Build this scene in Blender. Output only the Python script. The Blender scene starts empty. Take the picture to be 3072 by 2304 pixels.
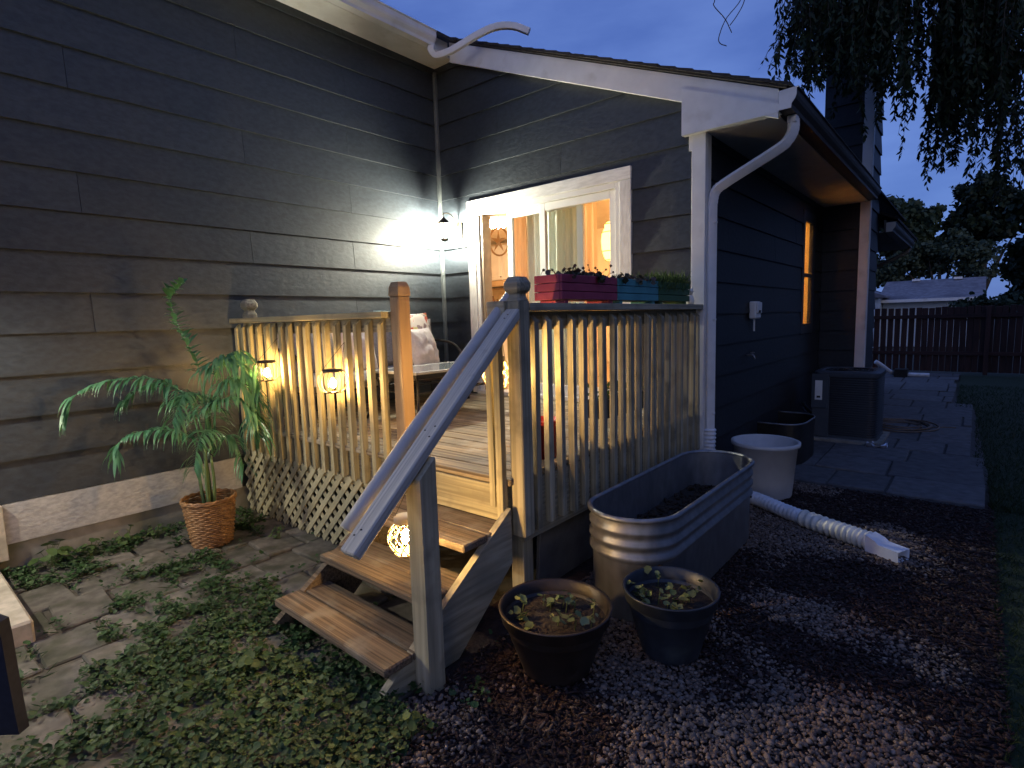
import bpy, math, random
import numpy as np
from mathutils import Matrix, Vector, Euler, noise
random.seed(7); RNG = np.random.default_rng(7)
PI = math.pi; rad = math.radians
sc = bpy.context.scene
col = sc.collection

# ------------------------------------------------------------------ camera
CAM = Vector((4.9465, -4.6660, 1.60))
YAW, PIT, ROL = -0.698582, 0.114045, -0.0294327
fw = Vector((math.sin(YAW)*math.cos(PIT), math.cos(YAW)*math.cos(PIT), -math.sin(PIT)))
rt = Vector((math.cos(YAW), -math.sin(YAW), 0)); up = rt.cross(fw)
rt2 = math.cos(ROL)*rt + math.sin(ROL)*up; up2 = -math.sin(ROL)*rt + math.cos(ROL)*up
cd = bpy.data.cameras.new("camera"); cam = bpy.data.objects.new("camera", cd); col.objects.link(cam)
cam.matrix_world = Matrix(((rt2.x, up2.x, -fw.x, CAM.x), (rt2.y, up2.y, -fw.y, CAM.y), (rt2.z, up2.z, -fw.z, CAM.z), (0, 0, 0, 1)))
cd.sensor_fit = 'HORIZONTAL'; cd.sensor_width = 36; cd.lens = 19.4775; cd.clip_start = .05; cd.clip_end = 600
sc.camera = cam

# ------------------------------------------------------------------ sky, sun, exposure
SUN_EL, SUN_ROT = rad(4), rad(140)
wd = bpy.data.worlds.new("World"); sc.world = wd; wd.use_nodes = True
nt = wd.node_tree; nt.nodes.clear()
N = nt.nodes.new; L = nt.links.new
wo = N('ShaderNodeOutputWorld'); bg = N('ShaderNodeBackground'); sky = N('ShaderNodeTexSky')
sky.sky_type = 'NISHITA'; sky.sun_disc = False; sky.sun_elevation = SUN_EL; sky.sun_rotation = SUN_ROT
sky.air_density = 1.0; sky.dust_density = 0.3; sky.ozone_density = 6.0; sky.altitude = 200
tc = N('ShaderNodeTexCoord'); mp = N('ShaderNodeMapping'); mp.inputs['Scale'].default_value = (1.6, 1.6, 5.0)
cn = N('ShaderNodeTexNoise'); cn.inputs['Scale'].default_value = 2.2; cn.inputs['Detail'].default_value = 5; cn.inputs['Roughness'].default_value = .5
cr = N('ShaderNodeValToRGB'); cr.color_ramp.elements[0].position = .36; cr.color_ramp.elements[1].position = .66
cr.color_ramp.elements[0].color = (.60, .66, .78, 1); cr.color_ramp.elements[1].color = (1.0, 1.0, 1.0, 1)
cb = N('ShaderNodeMix'); cb.data_type = 'RGBA'; cb.blend_type = 'MIX'; cb.inputs[0].default_value = .72
cb.inputs[7].default_value = (1.38, 2.20, 5.5, 1)          # even twilight cloud veil
mx = N('ShaderNodeMix'); mx.data_type = 'RGBA'; mx.blend_type = 'MULTIPLY'; mx.inputs[0].default_value = 1
L(tc.outputs['Generated'], mp.inputs['Vector']); L(mp.outputs[0], cn.inputs['Vector']); L(cn.outputs['Fac'], cr.inputs[0])
L(sky.outputs[0], cb.inputs[6]); L(cb.outputs[2], mx.inputs[6]); L(cr.outputs[0], mx.inputs[7]); L(mx.outputs[2], bg.inputs[0]); L(bg.outputs[0], wo.inputs[0])
bg.inputs[1].default_value = 0.058
sd = bpy.data.lights.new("sun", 'SUN'); so = bpy.data.objects.new("sun", sd); col.objects.link(so)
sd.energy = 0.20; sd.angle = rad(40); sd.color = (1.0, .84, .66)          # soft afterglow from behind the viewer
so.rotation_euler = Vector((-.62, .74, -.26)).to_track_quat('-Z', 'Y').to_euler(); so.location = (6, -10, 9)
vs = sc.view_settings; vs.view_transform = 'Standard'; vs.look = 'None'; vs.exposure = 1.3; vs.gamma = 1.0; vs.use_curve_mapping = False
cy = sc.cycles
cy.use_denoising = True; cy.use_adaptive_sampling = True; cy.adaptive_threshold = .02
cy.max_bounces = 8; cy.diffuse_bounces = 4; cy.glossy_bounces = 3; cy.transmission_bounces = 6; cy.transparent_max_bounces = 16
cy.sample_clamp_indirect = 4.0; cy.caustics_reflective = False; cy.caustics_refractive = False
try: cy.denoiser = 'OPENIMAGEDENOISE'
except Exception: pass

# ------------------------------------------------------------------ object helpers
WM = {}
def link(o, parent, world):
    col.objects.link(o); WM[o.name] = world.copy()
    if parent is not None:
        o.parent = parent; o.matrix_basis = WM[parent.name].inverted() @ world
    else: o.matrix_basis = world
    return o
def tag(o, label=None, cat=None, group=None, kind=None):
    if label: o['label'] = label
    if cat: o['category'] = cat
    if group: o['group'] = group
    if kind: o['kind'] = kind
    return o
def thing(name, loc, label=None, cat=None, group=None, kind=None, parent=None):
    o = bpy.data.objects.new(name, None); o.empty_display_size = .1
    link(o, parent, Matrix.Translation(Vector(loc)))
    return tag(o, label, cat, group, kind)
def newmesh(name, v, f, m, smooth=False):
    me = bpy.data.meshes.new(name); me.from_pydata(v, [], f)
    if smooth: me.polygons.foreach_set('use_smooth', [True]*len(me.polygons))
    if isinstance(m, (list, tuple)):
        for k in m: me.materials.append(k)
    elif m: me.materials.append(m)
    me.update(); return me
def mk(name, v, f, m, parent=None, smooth=False, origin=None):
    """mesh given in world coordinates, origin moved to its base"""
    a = np.array(v, float)
    if origin is None: origin = ((a[:, 0].min()+a[:, 0].max())/2, (a[:, 1].min()+a[:, 1].max())/2, a[:, 2].min())
    a = a - np.array(origin)
    me = newmesh(name, a.tolist(), f, m, smooth)
    return link(bpy.data.objects.new(name, me), parent, Matrix.Translation(Vector(origin)))
def child(name, me, world, parent): return link(bpy.data.objects.new(name, me), parent, world)
def frame(p, x, y, z): return Matrix(((x[0], y[0], z[0], p[0]), (x[1], y[1], z[1], p[1]), (x[2], y[2], z[2], p[2]), (0, 0, 0, 1)))

def cbox_geo(l, w, h, c):
    hx, hy, hz = l/2, w/2, h/2; c = min(c, .45*min(l, w, h)); v = []; idx = {}
    for sx in (-1, 1):
        for sy in (-1, 1):
            for sz in (-1, 1):
                for a in range(3):
                    q = [sx*(hx-c), sy*(hy-c), sz*(hz-c)]; q[a] = (sx*hx, sy*hy, sz*hz)[a]
                    idx[sx, sy, sz, a] = len(v); v.append(tuple(q))
    f = []
    for a in range(3):
        b, d = (a+1) % 3, (a+2) % 3
        for s in (-1, 1):
            def k(tb, td):
                t = [0, 0, 0]; t[a] = s; t[b] = tb; t[d] = td; return idx[t[0], t[1], t[2], a]
            q = [k(-1, -1), k(1, -1), k(1, 1), k(-1, 1)]; f.append(q if s > 0 else q[::-1])
        for sb in (-1, 1):
            for sd_ in (-1, 1):
                def k2(sa, ax):
                    t = [0, 0, 0]; t[a] = sa; t[b] = sb; t[d] = sd_; return idx[t[0], t[1], t[2], ax]
                q = [k2(-1, b), k2(1, b), k2(1, d), k2(-1, d)]; f.append(q if sb*sd_ > 0 else q[::-1])
    for sx in (-1, 1):
        for sy in (-1, 1):
            for sz in (-1, 1):
                q = [idx[sx, sy, sz, 0], idx[sx, sy, sz, 1], idx[sx, sy, sz, 2]]; f.append(q if sx*sy*sz > 0 else q[::-1])
    return v, f
_cb = {}
def cbox(l, w, h, c, m):
    k = (round(l, 4), round(w, 4), round(h, 4), round(c, 4), m.name)
    if k not in _cb:
        v, f = cbox_geo(l, w, h, c); _cb[k] = newmesh('board', v, f, m)
    return _cb[k]
def box(name, x0, x1, y0, y1, z0, z1, m, parent=None, c=.003, along=None, rot=(0, 0, 0)):
    """chamfered box; local X runs along its longest side so that grain follows it"""
    d = [abs(x1-x0), abs(y1-y0), abs(z1-z0)]; ctr = Vector(((x0+x1)/2, (y0+y1)/2, (z0+z1)/2))
    a = along if along is not None else d.index(max(d))
    R = (Matrix.Identity(3), Matrix(((0, -1, 0), (1, 0, 0), (0, 0, 1))), Matrix(((0, 0, 1), (0, 1, 0), (-1, 0, 0))))[a]
    s = (d, (d[1], d[0], d[2]), (d[2], d[1], d[0]))[a]
    Mx = Matrix.Translation(ctr) @ Euler(rot).to_matrix().to_4x4() @ R.to_4x4()
    return child(name, cbox(s[0], s[1], s[2], c, m), Mx, parent)
def beam(name, p0, p1, w, h, m, parent=None, upv=(0, 0, 1), c=.003):
    """board of width w (sideways) and height h (towards upv) from p0 to p1"""
    p0, p1 = Vector(p0), Vector(p1); x = (p1-p0); l = x.length; x.normalize()
    y = Vector(upv).cross(x).normalized(); z = x.cross(y)
    return child(name, cbox(l, w, h, c, m), frame((p0+p1)/2, x, y, z), parent)

class G:
    """collects faces of one mesh"""
    def __init__(s): s.v = []; s.f = []
    def add(s, v, f):
        o = len(s.v); s.v += [tuple(q) for q in v]; s.f += [[i+o for i in q] for q in f]; return s
    def box(s, x0, x1, y0, y1, z0, z1):
        v = [(x, y, z) for x in (x0, x1) for y in (y0, y1) for z in (z0, z1)]
        return s.add(v, [[0, 1, 3, 2], [4, 6, 7, 5], [0, 4, 5, 1], [2, 3, 7, 6], [0, 2, 6, 4], [1, 5, 7, 3]])
    def cbox(s, ctr, l, w, h, c=.004, rz=0):
        v, f = cbox_geo(l, w, h, c); M = Matrix.Translation(Vector(ctr)) @ Matrix.Rotation(rz, 4, 'Z')
        return s.add([M @ Vector(q) for q in v], f)
    def tube(s, pts, r, n=8, caps=True, flat=1.0, sq=0):
        pts = [Vector(p) for p in pts]; k = len(pts); rr = r if isinstance(r, (list, tuple)) else [r]*k
        t0 = (pts[1]-pts[0]).normalized(); u = t0.orthogonal().normalized(); v = []
        for i in range(k):
            t = (pts[min(i+1, k-1)]-pts[max(i-1, 0)]).normalized()
            u = (u - t*u.dot(t)); u = u.normalized() if u.length > 1e-6 else t.orthogonal().normalized()
            b = t.cross(u)
            for j in range(n):
                a = 2*PI*j/n; k_ = (abs(math.cos(a))**sq+abs(math.sin(a))**sq)**(-1/sq) if sq else 1; v.append(pts[i] + (u*math.cos(a)+b*math.sin(a)*flat)*rr[i]*k_)
        f = [[i*n+j, i*n+(j+1) % n, (i+1)*n+(j+1) % n, (i+1)*n+j] for i in range(k-1) for j in range(n)]
        if caps: f += [list(range(n))[::-1], [(k-1)*n+j for j in range(n)]]
        return s.add(v, f)
    def lathe(s, prof, ctr, n=32, closed=False, sx=1, sy=1):
        cx, cy_, cz = ctr; k = len(prof); v = [(cx+sx*r*math.cos(2*PI*j/n), cy_+sy*r*math.sin(2*PI*j/n), cz+z) for r, z in prof for j in range(n)]
        f = [[i*n+j, i*n+(j+1) % n, (i+1)*n+(j+1) % n, (i+1)*n+j] for i in range(k-1) for j in range(n)]
        if closed: f += [list(range(n))[::-1], [(k-1)*n+j for j in range(n)]]
        return s.add(v, f)
    def prism(s, poly, d):
        """poly: list of 3D points, extruded by vector d"""
        n = len(poly); d = Vector(d); v = [Vector(p) for p in poly]+[Vector(p)+d for p in poly]
        return s.add(v, [list(range(n))[::-1], [n+i for i in range(n)]]+[[i, (i+1) % n, n+(i+1) % n, n+i] for i in range(n)])
    def build(s, name, m, parent=None, smooth=False, origin=None): return mk(name, s.v, s.f, m, parent, smooth, origin)
def curve(pts, n):
    """Catmull-Rom through pts"""
    P = [Vector(p) for p in pts]; P = [P[0]*2-P[1]]+P+[P[-1]*2-P[-2]]; out = []; k = len(P)-3
    for i in range(n):
        t = i/(n-1)*k; a = min(int(t), k-1); t -= a; p0, p1, p2, p3 = P[a:a+4]
        out.append(.5*((2*p1)+(p2-p0)*t+(2*p0-5*p1+4*p2-p3)*t*t+(3*p1-p0-3*p2+p3)*t**3))
    return out
def autosmooth(o, ang=40):
    me = o.data
    me.polygons.foreach_set('use_smooth', [True]*len(me.polygons))
    try: me.set_sharp_from_angle(angle=rad(ang))
    except Exception: pass
    return o

# ------------------------------------------------------------------ materials
def nodes(name):
    m = bpy.data.materials.new(name); m.use_nodes = True; t = m.node_tree; b = t.nodes['Principled BSDF']
    return m, t, b
def rgb(c): return (c[0], c[1], c[2], 1)
def pmat(name, c1, c2=None, scale=8, stretch=(1, 1, 1), detail=6, lo=.35, hi=.65, c3=None, s3=2.0, lo3=.5, hi3=.7, rough=.65,
         metal=0, bump=.25, bd=.01, rnd=0.0, spec=.5, rvar=0, island=False):
    m, t, b = nodes(name); n = t.nodes.new; l = t.links.new; c2 = c2 or c1
    tc_ = n('ShaderNodeTexCoord'); oi = n('ShaderNodeObjectInfo')
    mul = n('ShaderNodeMath'); mul.operation = 'MULTIPLY'; mul.inputs[1].default_value = 37.0; l(oi.outputs['Random'], mul.inputs[0])
    ad = n('ShaderNodeVectorMath'); ad.operation = 'ADD'; l(tc_.outputs['Object'], ad.inputs[0]); l(mul.outputs[0], ad.inputs[1])
    mp_ = n('ShaderNodeMapping'); mp_.inputs['Scale'].default_value = stretch; l(ad.outputs[0], mp_.inputs[0])
    no = n('ShaderNodeTexNoise'); no.inputs['Scale'].default_value = scale; no.inputs['Detail'].default_value = detail; l(mp_.outputs[0], no.inputs[0])
    cr_ = n('ShaderNodeValToRGB'); e = cr_.color_ramp.elements; e[0].position = lo; e[1].position = hi; e[0].color = rgb(c1); e[1].color = rgb(c2)
    l(no.outputs['Fac'], cr_.inputs[0]); out = cr_.outputs[0]
    if c3:
        n3 = n('ShaderNodeTexNoise'); n3.inputs['Scale'].default_value = s3; n3.inputs['Detail'].default_value = 5; l(ad.outputs[0], n3.inputs[0])
        r3 = n('ShaderNodeMapRange'); r3.inputs[1].default_value = lo3; r3.inputs[2].default_value = hi3; l(n3.outputs['Fac'], r3.inputs[0])
        m3 = n('ShaderNodeMix'); m3.data_type = 'RGBA'; m3.inputs[7].default_value = rgb(c3); l(r3.outputs[0], m3.inputs[0]); l(out, m3.inputs[6]); out = m3.outputs[2]
    if rnd or island:
        src = oi.outputs['Random']
        if island:
            ge = n('ShaderNodeNewGeometry'); src = ge.outputs['Random Per Island']
        mr = n('ShaderNodeMapRange'); mr.inputs[3].default_value = 1-rnd; mr.inputs[4].default_value = 1+rnd; l(src, mr.inputs[0])
        hm = n('ShaderNodeVectorMath'); hm.operation = 'SCALE'; l(out, hm.inputs[0]); l(mr.outputs[0], hm.inputs['Scale']); out = hm.outputs[0]
    l(out, b.inputs['Base Color']); b.inputs['Roughness'].default_value = rough; b.inputs['Metallic'].default_value = metal
    b.inputs['Specular IOR Level'].default_value = spec
    if rvar:
        rr = n('ShaderNodeMapRange'); rr.inputs[3].default_value = rough-rvar; rr.inputs[4].default_value = rough+rvar; l(no.outputs['Fac'], rr.inputs[0]); l(rr.outputs[0], b.inputs['Roughness'])
    if bump:
        bp = n('ShaderNodeBump'); bp.inputs['Strength'].default_value = bump; bp.inputs['Distance'].default_value = bd; l(no.outputs['Fac'], bp.inputs['Height']); l(bp.outputs[0], b.inputs['Normal'])
    return m
def ramp_mat(name, cols, rough=.7, trans=0.0, spec=.3, scale=None):
    """colour picked per loose piece"""
    m, t, b = nodes(name); n = t.nodes.new; l = t.links.new
    ge = n('ShaderNodeNewGeometry'); cr_ = n('ShaderNodeValToRGB'); el = cr_.color_ramp.elements
    el[0].position = 0; el[0].color = rgb(cols[0]); el[1].position = 1; el[1].color = rgb(cols[-1])
    for i, c in enumerate(cols[1:-1], 1):
        e = el.new(i/(len(cols)-1)); e.color = rgb(c)
    l(ge.outputs['Random Per Island'], cr_.inputs[0]); l(cr_.outputs[0], b.inputs['Base Color'])
    b.inputs['Roughness'].default_value = rough; b.inputs['Specular IOR Level'].default_value = spec
    if trans:
        tr = n('ShaderNodeBsdfTranslucent'); ms = n('ShaderNodeMixShader'); ms.inputs[0].default_value = trans
        l(cr_.outputs[0], tr.inputs[0]); l(b.outputs[0], ms.inputs[1]); l(tr.outputs[0], ms.inputs[2]); l(ms.outputs[0], t.nodes['Material Output'].inputs[0])
    return m
def emit(name, c, s):
    m, t, b = nodes(name); t.nodes.remove(b); e = t.nodes.new('ShaderNodeEmission'); e.inputs[0].default_value = rgb(c); e.inputs[1].default_value = s
    t.links.new(e.outputs[0], t.nodes['Material Output'].inputs[0]); return m
def glassy(name, tint=(.95, .97, .96), gl=.02):
    m, t, b = nodes(name); t.nodes.remove(b); n = t.nodes.new; l = t.links.new
    tr = n('ShaderNodeBsdfTransparent'); tr.inputs[0].default_value = rgb(tint); g = n('ShaderNodeBsdfGlossy'); g.inputs['Roughness'].default_value = gl
    lw = n('ShaderNodeLayerWeight'); lw.inputs[0].default_value = .5; pw = n('ShaderNodeMath'); pw.operation = 'POWER'; pw.inputs[1].default_value = 5
    ma = n('ShaderNodeMath'); ma.operation = 'MULTIPLY_ADD'; ma.inputs[1].default_value = .93; ma.inputs[2].default_value = .045; ms = n('ShaderNodeMixShader')
    l(lw.outputs['Facing'], pw.inputs[0]); l(pw.outputs[0], ma.inputs[0]); l(ma.outputs[0], ms.inputs[0]); l(tr.outputs[0], ms.inputs[1]); l(g.outputs[0], ms.inputs[2]); l(ms.outputs[0], t.nodes['Material Output'].inputs[0]); return m
def cloth(name, c1, c2, trans=.4, scale=30, island=False, stretch=(1, 1, 1), lo=.4, hi=.6, rough=.9):
    m = pmat(name, c1, c2, scale=scale, stretch=stretch, rough=rough, bump=.1, lo=lo, hi=hi); t = m.node_tree; b = t.nodes['Principled BSDF']
    tr = t.nodes.new('ShaderNodeBsdfTranslucent'); ms = t.nodes.new('ShaderNodeMixShader'); ms.inputs[0].default_value = trans
    src = b.inputs['Base Color'].links[0].from_socket; t.links.new(src, tr.inputs[0]); t.links.new(b.outputs[0], ms.inputs[1]); t.links.new(tr.outputs[0], ms.inputs[2])
    t.links.new(ms.outputs[0], t.nodes['Material Output'].inputs[0]); return m

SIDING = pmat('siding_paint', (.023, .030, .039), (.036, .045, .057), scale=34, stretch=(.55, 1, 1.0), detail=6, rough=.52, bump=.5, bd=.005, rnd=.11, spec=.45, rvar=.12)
SIDING_SHADE = pmat('siding_shaded_side', (.009, .011, .014), (.015, .017, .021), scale=34, stretch=(.55, 1, 1.0), detail=6, rough=.6, bump=.4, bd=.005, rnd=.05)  # same paint as the other walls, with the side's shade put into the colour
WHITE = pmat('white_trim_paint', (.60, .60, .58), (.76, .76, .74), scale=26, stretch=(.4, 1, 2), detail=9, rough=.55, bump=.5, bd=.005, c3=(.50, .48, .44), s3=2.5, lo3=.52, hi3=.8)
WHITE_S = pmat('white_smooth_paint', (.66, .66, .65), (.74, .74, .73), scale=6, rough=.45, bump=.08, c3=(.52, .50, .46), s3=5, lo3=.58, hi3=.85)
SKIRT = pmat('grey_white_skirt_paint', (.36, .35, .34), (.50, .49, .47), scale=26, stretch=(.4, 1, 2), detail=9, rough=.6, bump=.6, bd=.006, c3=(.30, .28, .26), s3=2.5, lo3=.5, hi3=.8)
VINYL = pmat('white_vinyl', (.70, .70, .68), (.76, .76, .74), scale=5, rough=.35, bump=.04)
CONC = pmat('foundation_concrete', (.20, .19, .165), (.30, .28, .24), scale=9, rough=.9, bump=.4, bd=.01, c3=(.14, .14, .10), s3=3)
STOOPC = pmat('stoop_concrete', (.42, .38, .30), (.56, .50, .40), scale=18, rough=.9, bump=.4, bd=.006, c3=(.30, .27, .20), s3=4, lo3=.5, hi3=.75)
SHING = pmat('roof_shingle', (.020, .018, .017), (.045, .040, .038), scale=30, rough=.95, bump=.5, bd=.01, rnd=.2)
TREATED = pmat('treated_lumber', (.23, .20, .115), (.43, .385, .235), scale=18, stretch=(.06, 3.2, 3.2), detail=8, rough=.7, bump=.3, bd=.004, c3=(.20, .175, .11), s3=7, lo3=.55, hi3=.78, rnd=.14)
TREATED2 = pmat('weathered_lumber', (.21, .19, .13), (.42, .385, .275), scale=18, stretch=(.06, 3.2, 3.2), detail=8, rough=.75, bump=.35, bd=.004, c3=(.15, .14, .10), s3=6, lo3=.5, hi3=.75, rnd=.14)
CEDAR = pmat('cedar_post_wood', (.27, .175, .090), (.40, .27, .145), scale=9, stretch=(.14, 1.6, 1.6), detail=8, rough=.6, bump=.25, bd=.003, rnd=.1)
GREYWOOD = pmat('grey_weathered_rail', (.30, .29, .265), (.56, .545, .49), scale=24, stretch=(.035, 3.6, 3.6), detail=12, lo=.28, hi=.70, rough=.85, bump=.9, bd=.006, c3=(.20, .19, .175), s3=6, lo3=.58, hi3=.72)
GREYPIPE = pmat('grey_rail_paint', (.42, .41, .39), (.48, .47, .44), scale=10, rough=.55, bump=.1)
DECKW = pmat('deck_board_wood', (.085, .062, .036), (.34, .27, .165), scale=20, stretch=(.045, 4.0, 4.0), detail=12, lo=.34, hi=.62, rough=.75, bump=.8, bd=.006, c3=(.40, .36, .27), s3=3.2, lo3=.52, hi3=.66, rnd=.22)
TREADW = pmat('step_tread_wood', (.045, .033, .022), (.175, .130, .086), scale=22, stretch=(.05, 4.0, 4.0), detail=12, lo=.34, hi=.64, rough=.8, bump=.9, bd=.006, c3=(.18, .16, .125), s3=5, lo3=.52, hi3=.70, rnd=.2)
LATT = pmat('lattice_lath', (.28, .255, .155), (.40, .37, .24), scale=10, stretch=(.2, 1.6, 1.6), rough=.75, bump=.2, bd=.003, c3=(.17, .155, .10), s3=4, lo3=.5, hi3=.75, rnd=.12)
GALV = pmat('galvanised_steel', (.20, .215, .235), (.29, .305, .33), scale=16, stretch=(1, 1, .5), rough=.5, metal=.7, bump=.06, c3=(.24, .24, .26), s3=5, lo3=.5, hi3=.8, rvar=.12)
SOIL = pmat('potting_soil', (.012, .009, .007), (.030, .023, .018), scale=40, rough=1, bump=.8, bd=.02)
BLACKM = pmat('black_metal', (.018, .016, .015), (.028, .025, .022), scale=20, rough=.4, metal=.3, bump=.05)
BRONZE = pmat('bronze_metal', (.035, .026, .018), (.05, .038, .028), scale=20, rough=.4, metal=.5, bump=.05)
GLASS = glassy('window_glass')
GLASST = pmat('frosted_table_glass', (.30, .33, .33), (.36, .39, .39), scale=4, rough=.08, bump=.0, spec=.8)
BULB = emit('lantern_bulb_glow', (1.0, .58, .19), 560)
# ================================================================== THE HOUSE
ZD = .773                     # deck height
CO = .281                     # siding course
Z0 = .483                     # first course
def rake(x): return 4.45-.417*(x-.33)
house = thing('house', (0, 0, 0), 'dark grey lap-sided house with white trim, wrapped round the wooden deck', 'house')

def clip(poly, f):
    """keep part of (u,z) polygon where f(u,z) <= 0 (f linear)"""
    out = []
    for i, p in enumerate(poly):
        q = poly[(i+1) % len(poly)]; a, b = f(*p), f(*q)
        if a <= 0: out.append(p)
        if (a < 0 < b) or (b < 0 < a):
            t = a/(a-b); out.append((p[0]+(q[0]-p[0])*t, p[1]+(q[1]-p[1])*t))
    return out
def siding(parent, org, X, Y, u0, u1, ztop, joints, m, holes=(), top=None, z0=Z0):
    org, X, Y = Vector(org), Vector(X), Vector(Y); k = 0
    while z0+k*CO < ztop-.02:
        zb = z0+k*CO; zt = min(zb+CO+.02, ztop); cuts = [u0]+[j for j in joints(k) if u0 < j < u1]+[u1]; rects = []
        for a, b in zip(cuts, cuts[1:]):
            segs = [(a+.0015, b-.0015, zb, zt)]
            for (h0, h1, hz0, hz1) in holes:
                ns = []
                for (s0, s1, a0, a1) in segs:
                    if s1 <= h0 or s0 >= h1 or a1 <= hz0 or a0 >= hz1: ns.append((s0, s1, a0, a1)); continue
                    if s0 < h0: ns.append((s0, h0, a0, a1))
                    if s1 > h1: ns.append((h1, s1, a0, a1))
                    if a1 > hz1+.03: ns.append((max(s0, h0), min(s1, h1), hz1, a1))
                    if a0 < hz0-.03: ns.append((max(s0, h0), min(s1, h1), a0, hz0))
                segs = ns
            rects += segs
        for (s0, s1, a0, a1) in rects:
            if s1-s0 < .02: continue
            poly = [(s0, a0), (s1, a0), (s1, a1), (s0, a1)]
            if top: poly = clip(poly, top)
            if len(poly) < 3: continue
            cu = sum(p[0] for p in poly)/len(poly); cz = sum(p[1] for p in poly)/len(poly); n = len(poly)
            off = random.uniform(-.0012, .0012)
            v = [(u-cu, .028+off-.022*(z-zb)/.3, z-cz) for u, z in poly]+[(u-cu, 0, z-cz) for u, z in poly]
            f = [list(range(n))[::-1], [n+i for i in range(n)]]+[[i, (i+1) % n, n+(i+1) % n, n+i] for i in range(n)]
            child('siding_board', newmesh('siding_board', v, f, m), frame(org+X*cu+Vector((0, 0, cz)), X, Y, Vector((0, 0, 1))), parent)
        k += 1

# --- wall A (left of the corner), runs towards the camera
wa = G().box(-.15, 0, -4.75, .0, .12, 4.62).box(-.15, 0, -8, -5.72, .12, 4.62).box(-.15, 0, -5.72, -4.75, 2.25, 4.62).build('wall', SIDING, house)
def jA(k): return ([1.25] if k % 2 == 0 else [])+[2.9+1.2*((k*7) % 3)-.6] if k > 2 else [2.4]
siding(wa, (0, 0, 0), (0, -1, 0), (1, 0, 0), .02, 8, 4.49, jA, SIDING, holes=[(4.70, 5.77, 0, 2.3)])
G().box(.0, .030, -4.12, -2.56, .205, .478).build('skirt_board', SKIRT, house)
G().box(-.1, .012, -8.0, .0, -.2, .203).build('foundation', CONC, house)
# inside corner strip
box('corner_strip', .020, .058, -.058, -.020, ZD+.02, 4.44, pmat('grey_corner_paint', (.10, .115, .12), (.13, .145, .15), scale=10, rough=.5, bump=.2), house)
# back door by the stoop (only its casing reaches into view)
dr = G().box(-.08, -.03, -5.72, -4.75, .12, 2.2).build('back_door', WHITE_S, house)
box('door_casing', 0, .034, -4.80, -4.695, .105, 2.28, WHITE, dr); box('door_casing', 0, .034, -5.775, -5.67, .105, 2.28, WHITE, dr); box('door_casing', 0, .034, -5.67, -4.80, 2.18, 2.28, WHITE, dr)
box('skirt_end_block', 0, .060, -4.22, -4.123, .106, .478, STOOPC, house)
# --- eave and gutter over wall A
box('soffit', .003, .33, -8, -.02, 4.485, 4.50, WHITE_S, house)
box('fascia', .33, .352, -8, -.12, 4.50, 4.63, WHITE_S, house)
def gutter(name, p, outw, a0, a1, end=True, gm=None):
    """K-style gutter; p: (across, z) of back bottom, outward sign along x"""
    x, z = p; o = outw; pr = [(0, .135), (0, 0), (.085, 0), (.088, .03), (.112, .062), (.120, .085), (.120, .128), (.132, .132), (.132, .140), (.116, .138), (.112, .088), (.104, .066), (.082, .036), (.079, .006), (.006, .006), (.006, .135)]
    v = [(x+o*a, y, z+b) for y in (a0, a1) for a, b in pr]; n = len(pr)
    f = [[i, (i+1) % n, n+(i+1) % n, n+i] for i in range(n)]
    ob = mk(name, v, f, gm or WHITE_S, house)
    for y in ((a0, a1) if end else ()):
        mk('end_cap', [(x+o*a, y+d, z+b) for d in (-.003, .003) for a, b in pr[1:9]+[pr[0]]], [list(range(9)), list(range(9, 18))[::-1]]+[[i, (i+1) % 9, 9+(i+1) % 9, 9+i] for i in range(9)], WHITE_S, ob)
    return ob
gutter('gutter', (.354, 4.475), 1, -8, -.40)
ds = G().tube(curve([(.42, -.43, 4.48), (.42, -.43, 4.42), (.46, -.38, 4.385), (.62, -.33, 4.40), (.90, -.22, 4.50), (1.06, -.12, 4.555), (1.20, -.02, 4.55), (1.34, .06, 4.48)], 60), [.033*(1+(.035*math.sin(i*2.1) if i < 22 or 38 < i < 56 else 0)) for i in range(60)], 16, flat=.72, sq=7).build('downspout', WHITE_S, house); autosmooth(ds, 45)
# --- wall B (behind the deck)
wb = G(); DX0, DX1, DZ1 = .56, 2.42, 2.85
wb.box(-.15, DX0, .0, .14, -.1, 4.55).box(DX1, 3.15, 0, .14, -.1, 3.05).box(DX0, DX1, 0, .14, DZ1, 3.3)
wb.prism([(DX0, 0, 3.3), (DX1, 0, 3.3), (DX1, 0, rake(DX1)+.1), (DX0, 0, rake(DX0)+.1)], (0, .14, 0)).prism([(DX1, 0, 3.05), (3.15, 0, 3.05), (3.15, 0, rake(3.15)+.1), (DX1, 0, rake(DX1)+.1)], (0, .14, 0))
wb.box(DX0, DX1, 0, .14, -.1, ZD-.01)
wb = wb.build('wall', SIDING, house)
siding(wb, (0, 0, 0), (-1, 0, 0), (0, -1, 0), -3.08, -.02, 4.6, lambda k: [-1.75] if k in (9, 12) else ([-.95] if k == 11 else []), SIDING,
       holes=[(-2.50, -.475, 0, 2.93)], top=lambda u, z: z-(rake(-u)+.09))
# outside corner boards
box('corner_board', 3.065, 3.182, -.032, 0, .20, 3.085, WHITE_S, house); box('corner_board', 3.150, 3.182, .002, .10, .20, 3.075, WHITE_S, house)
box('frieze_cap', 3.04, 3.075, -.030, -.002, 2.95, 3.08, WHITE_S, house)
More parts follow.
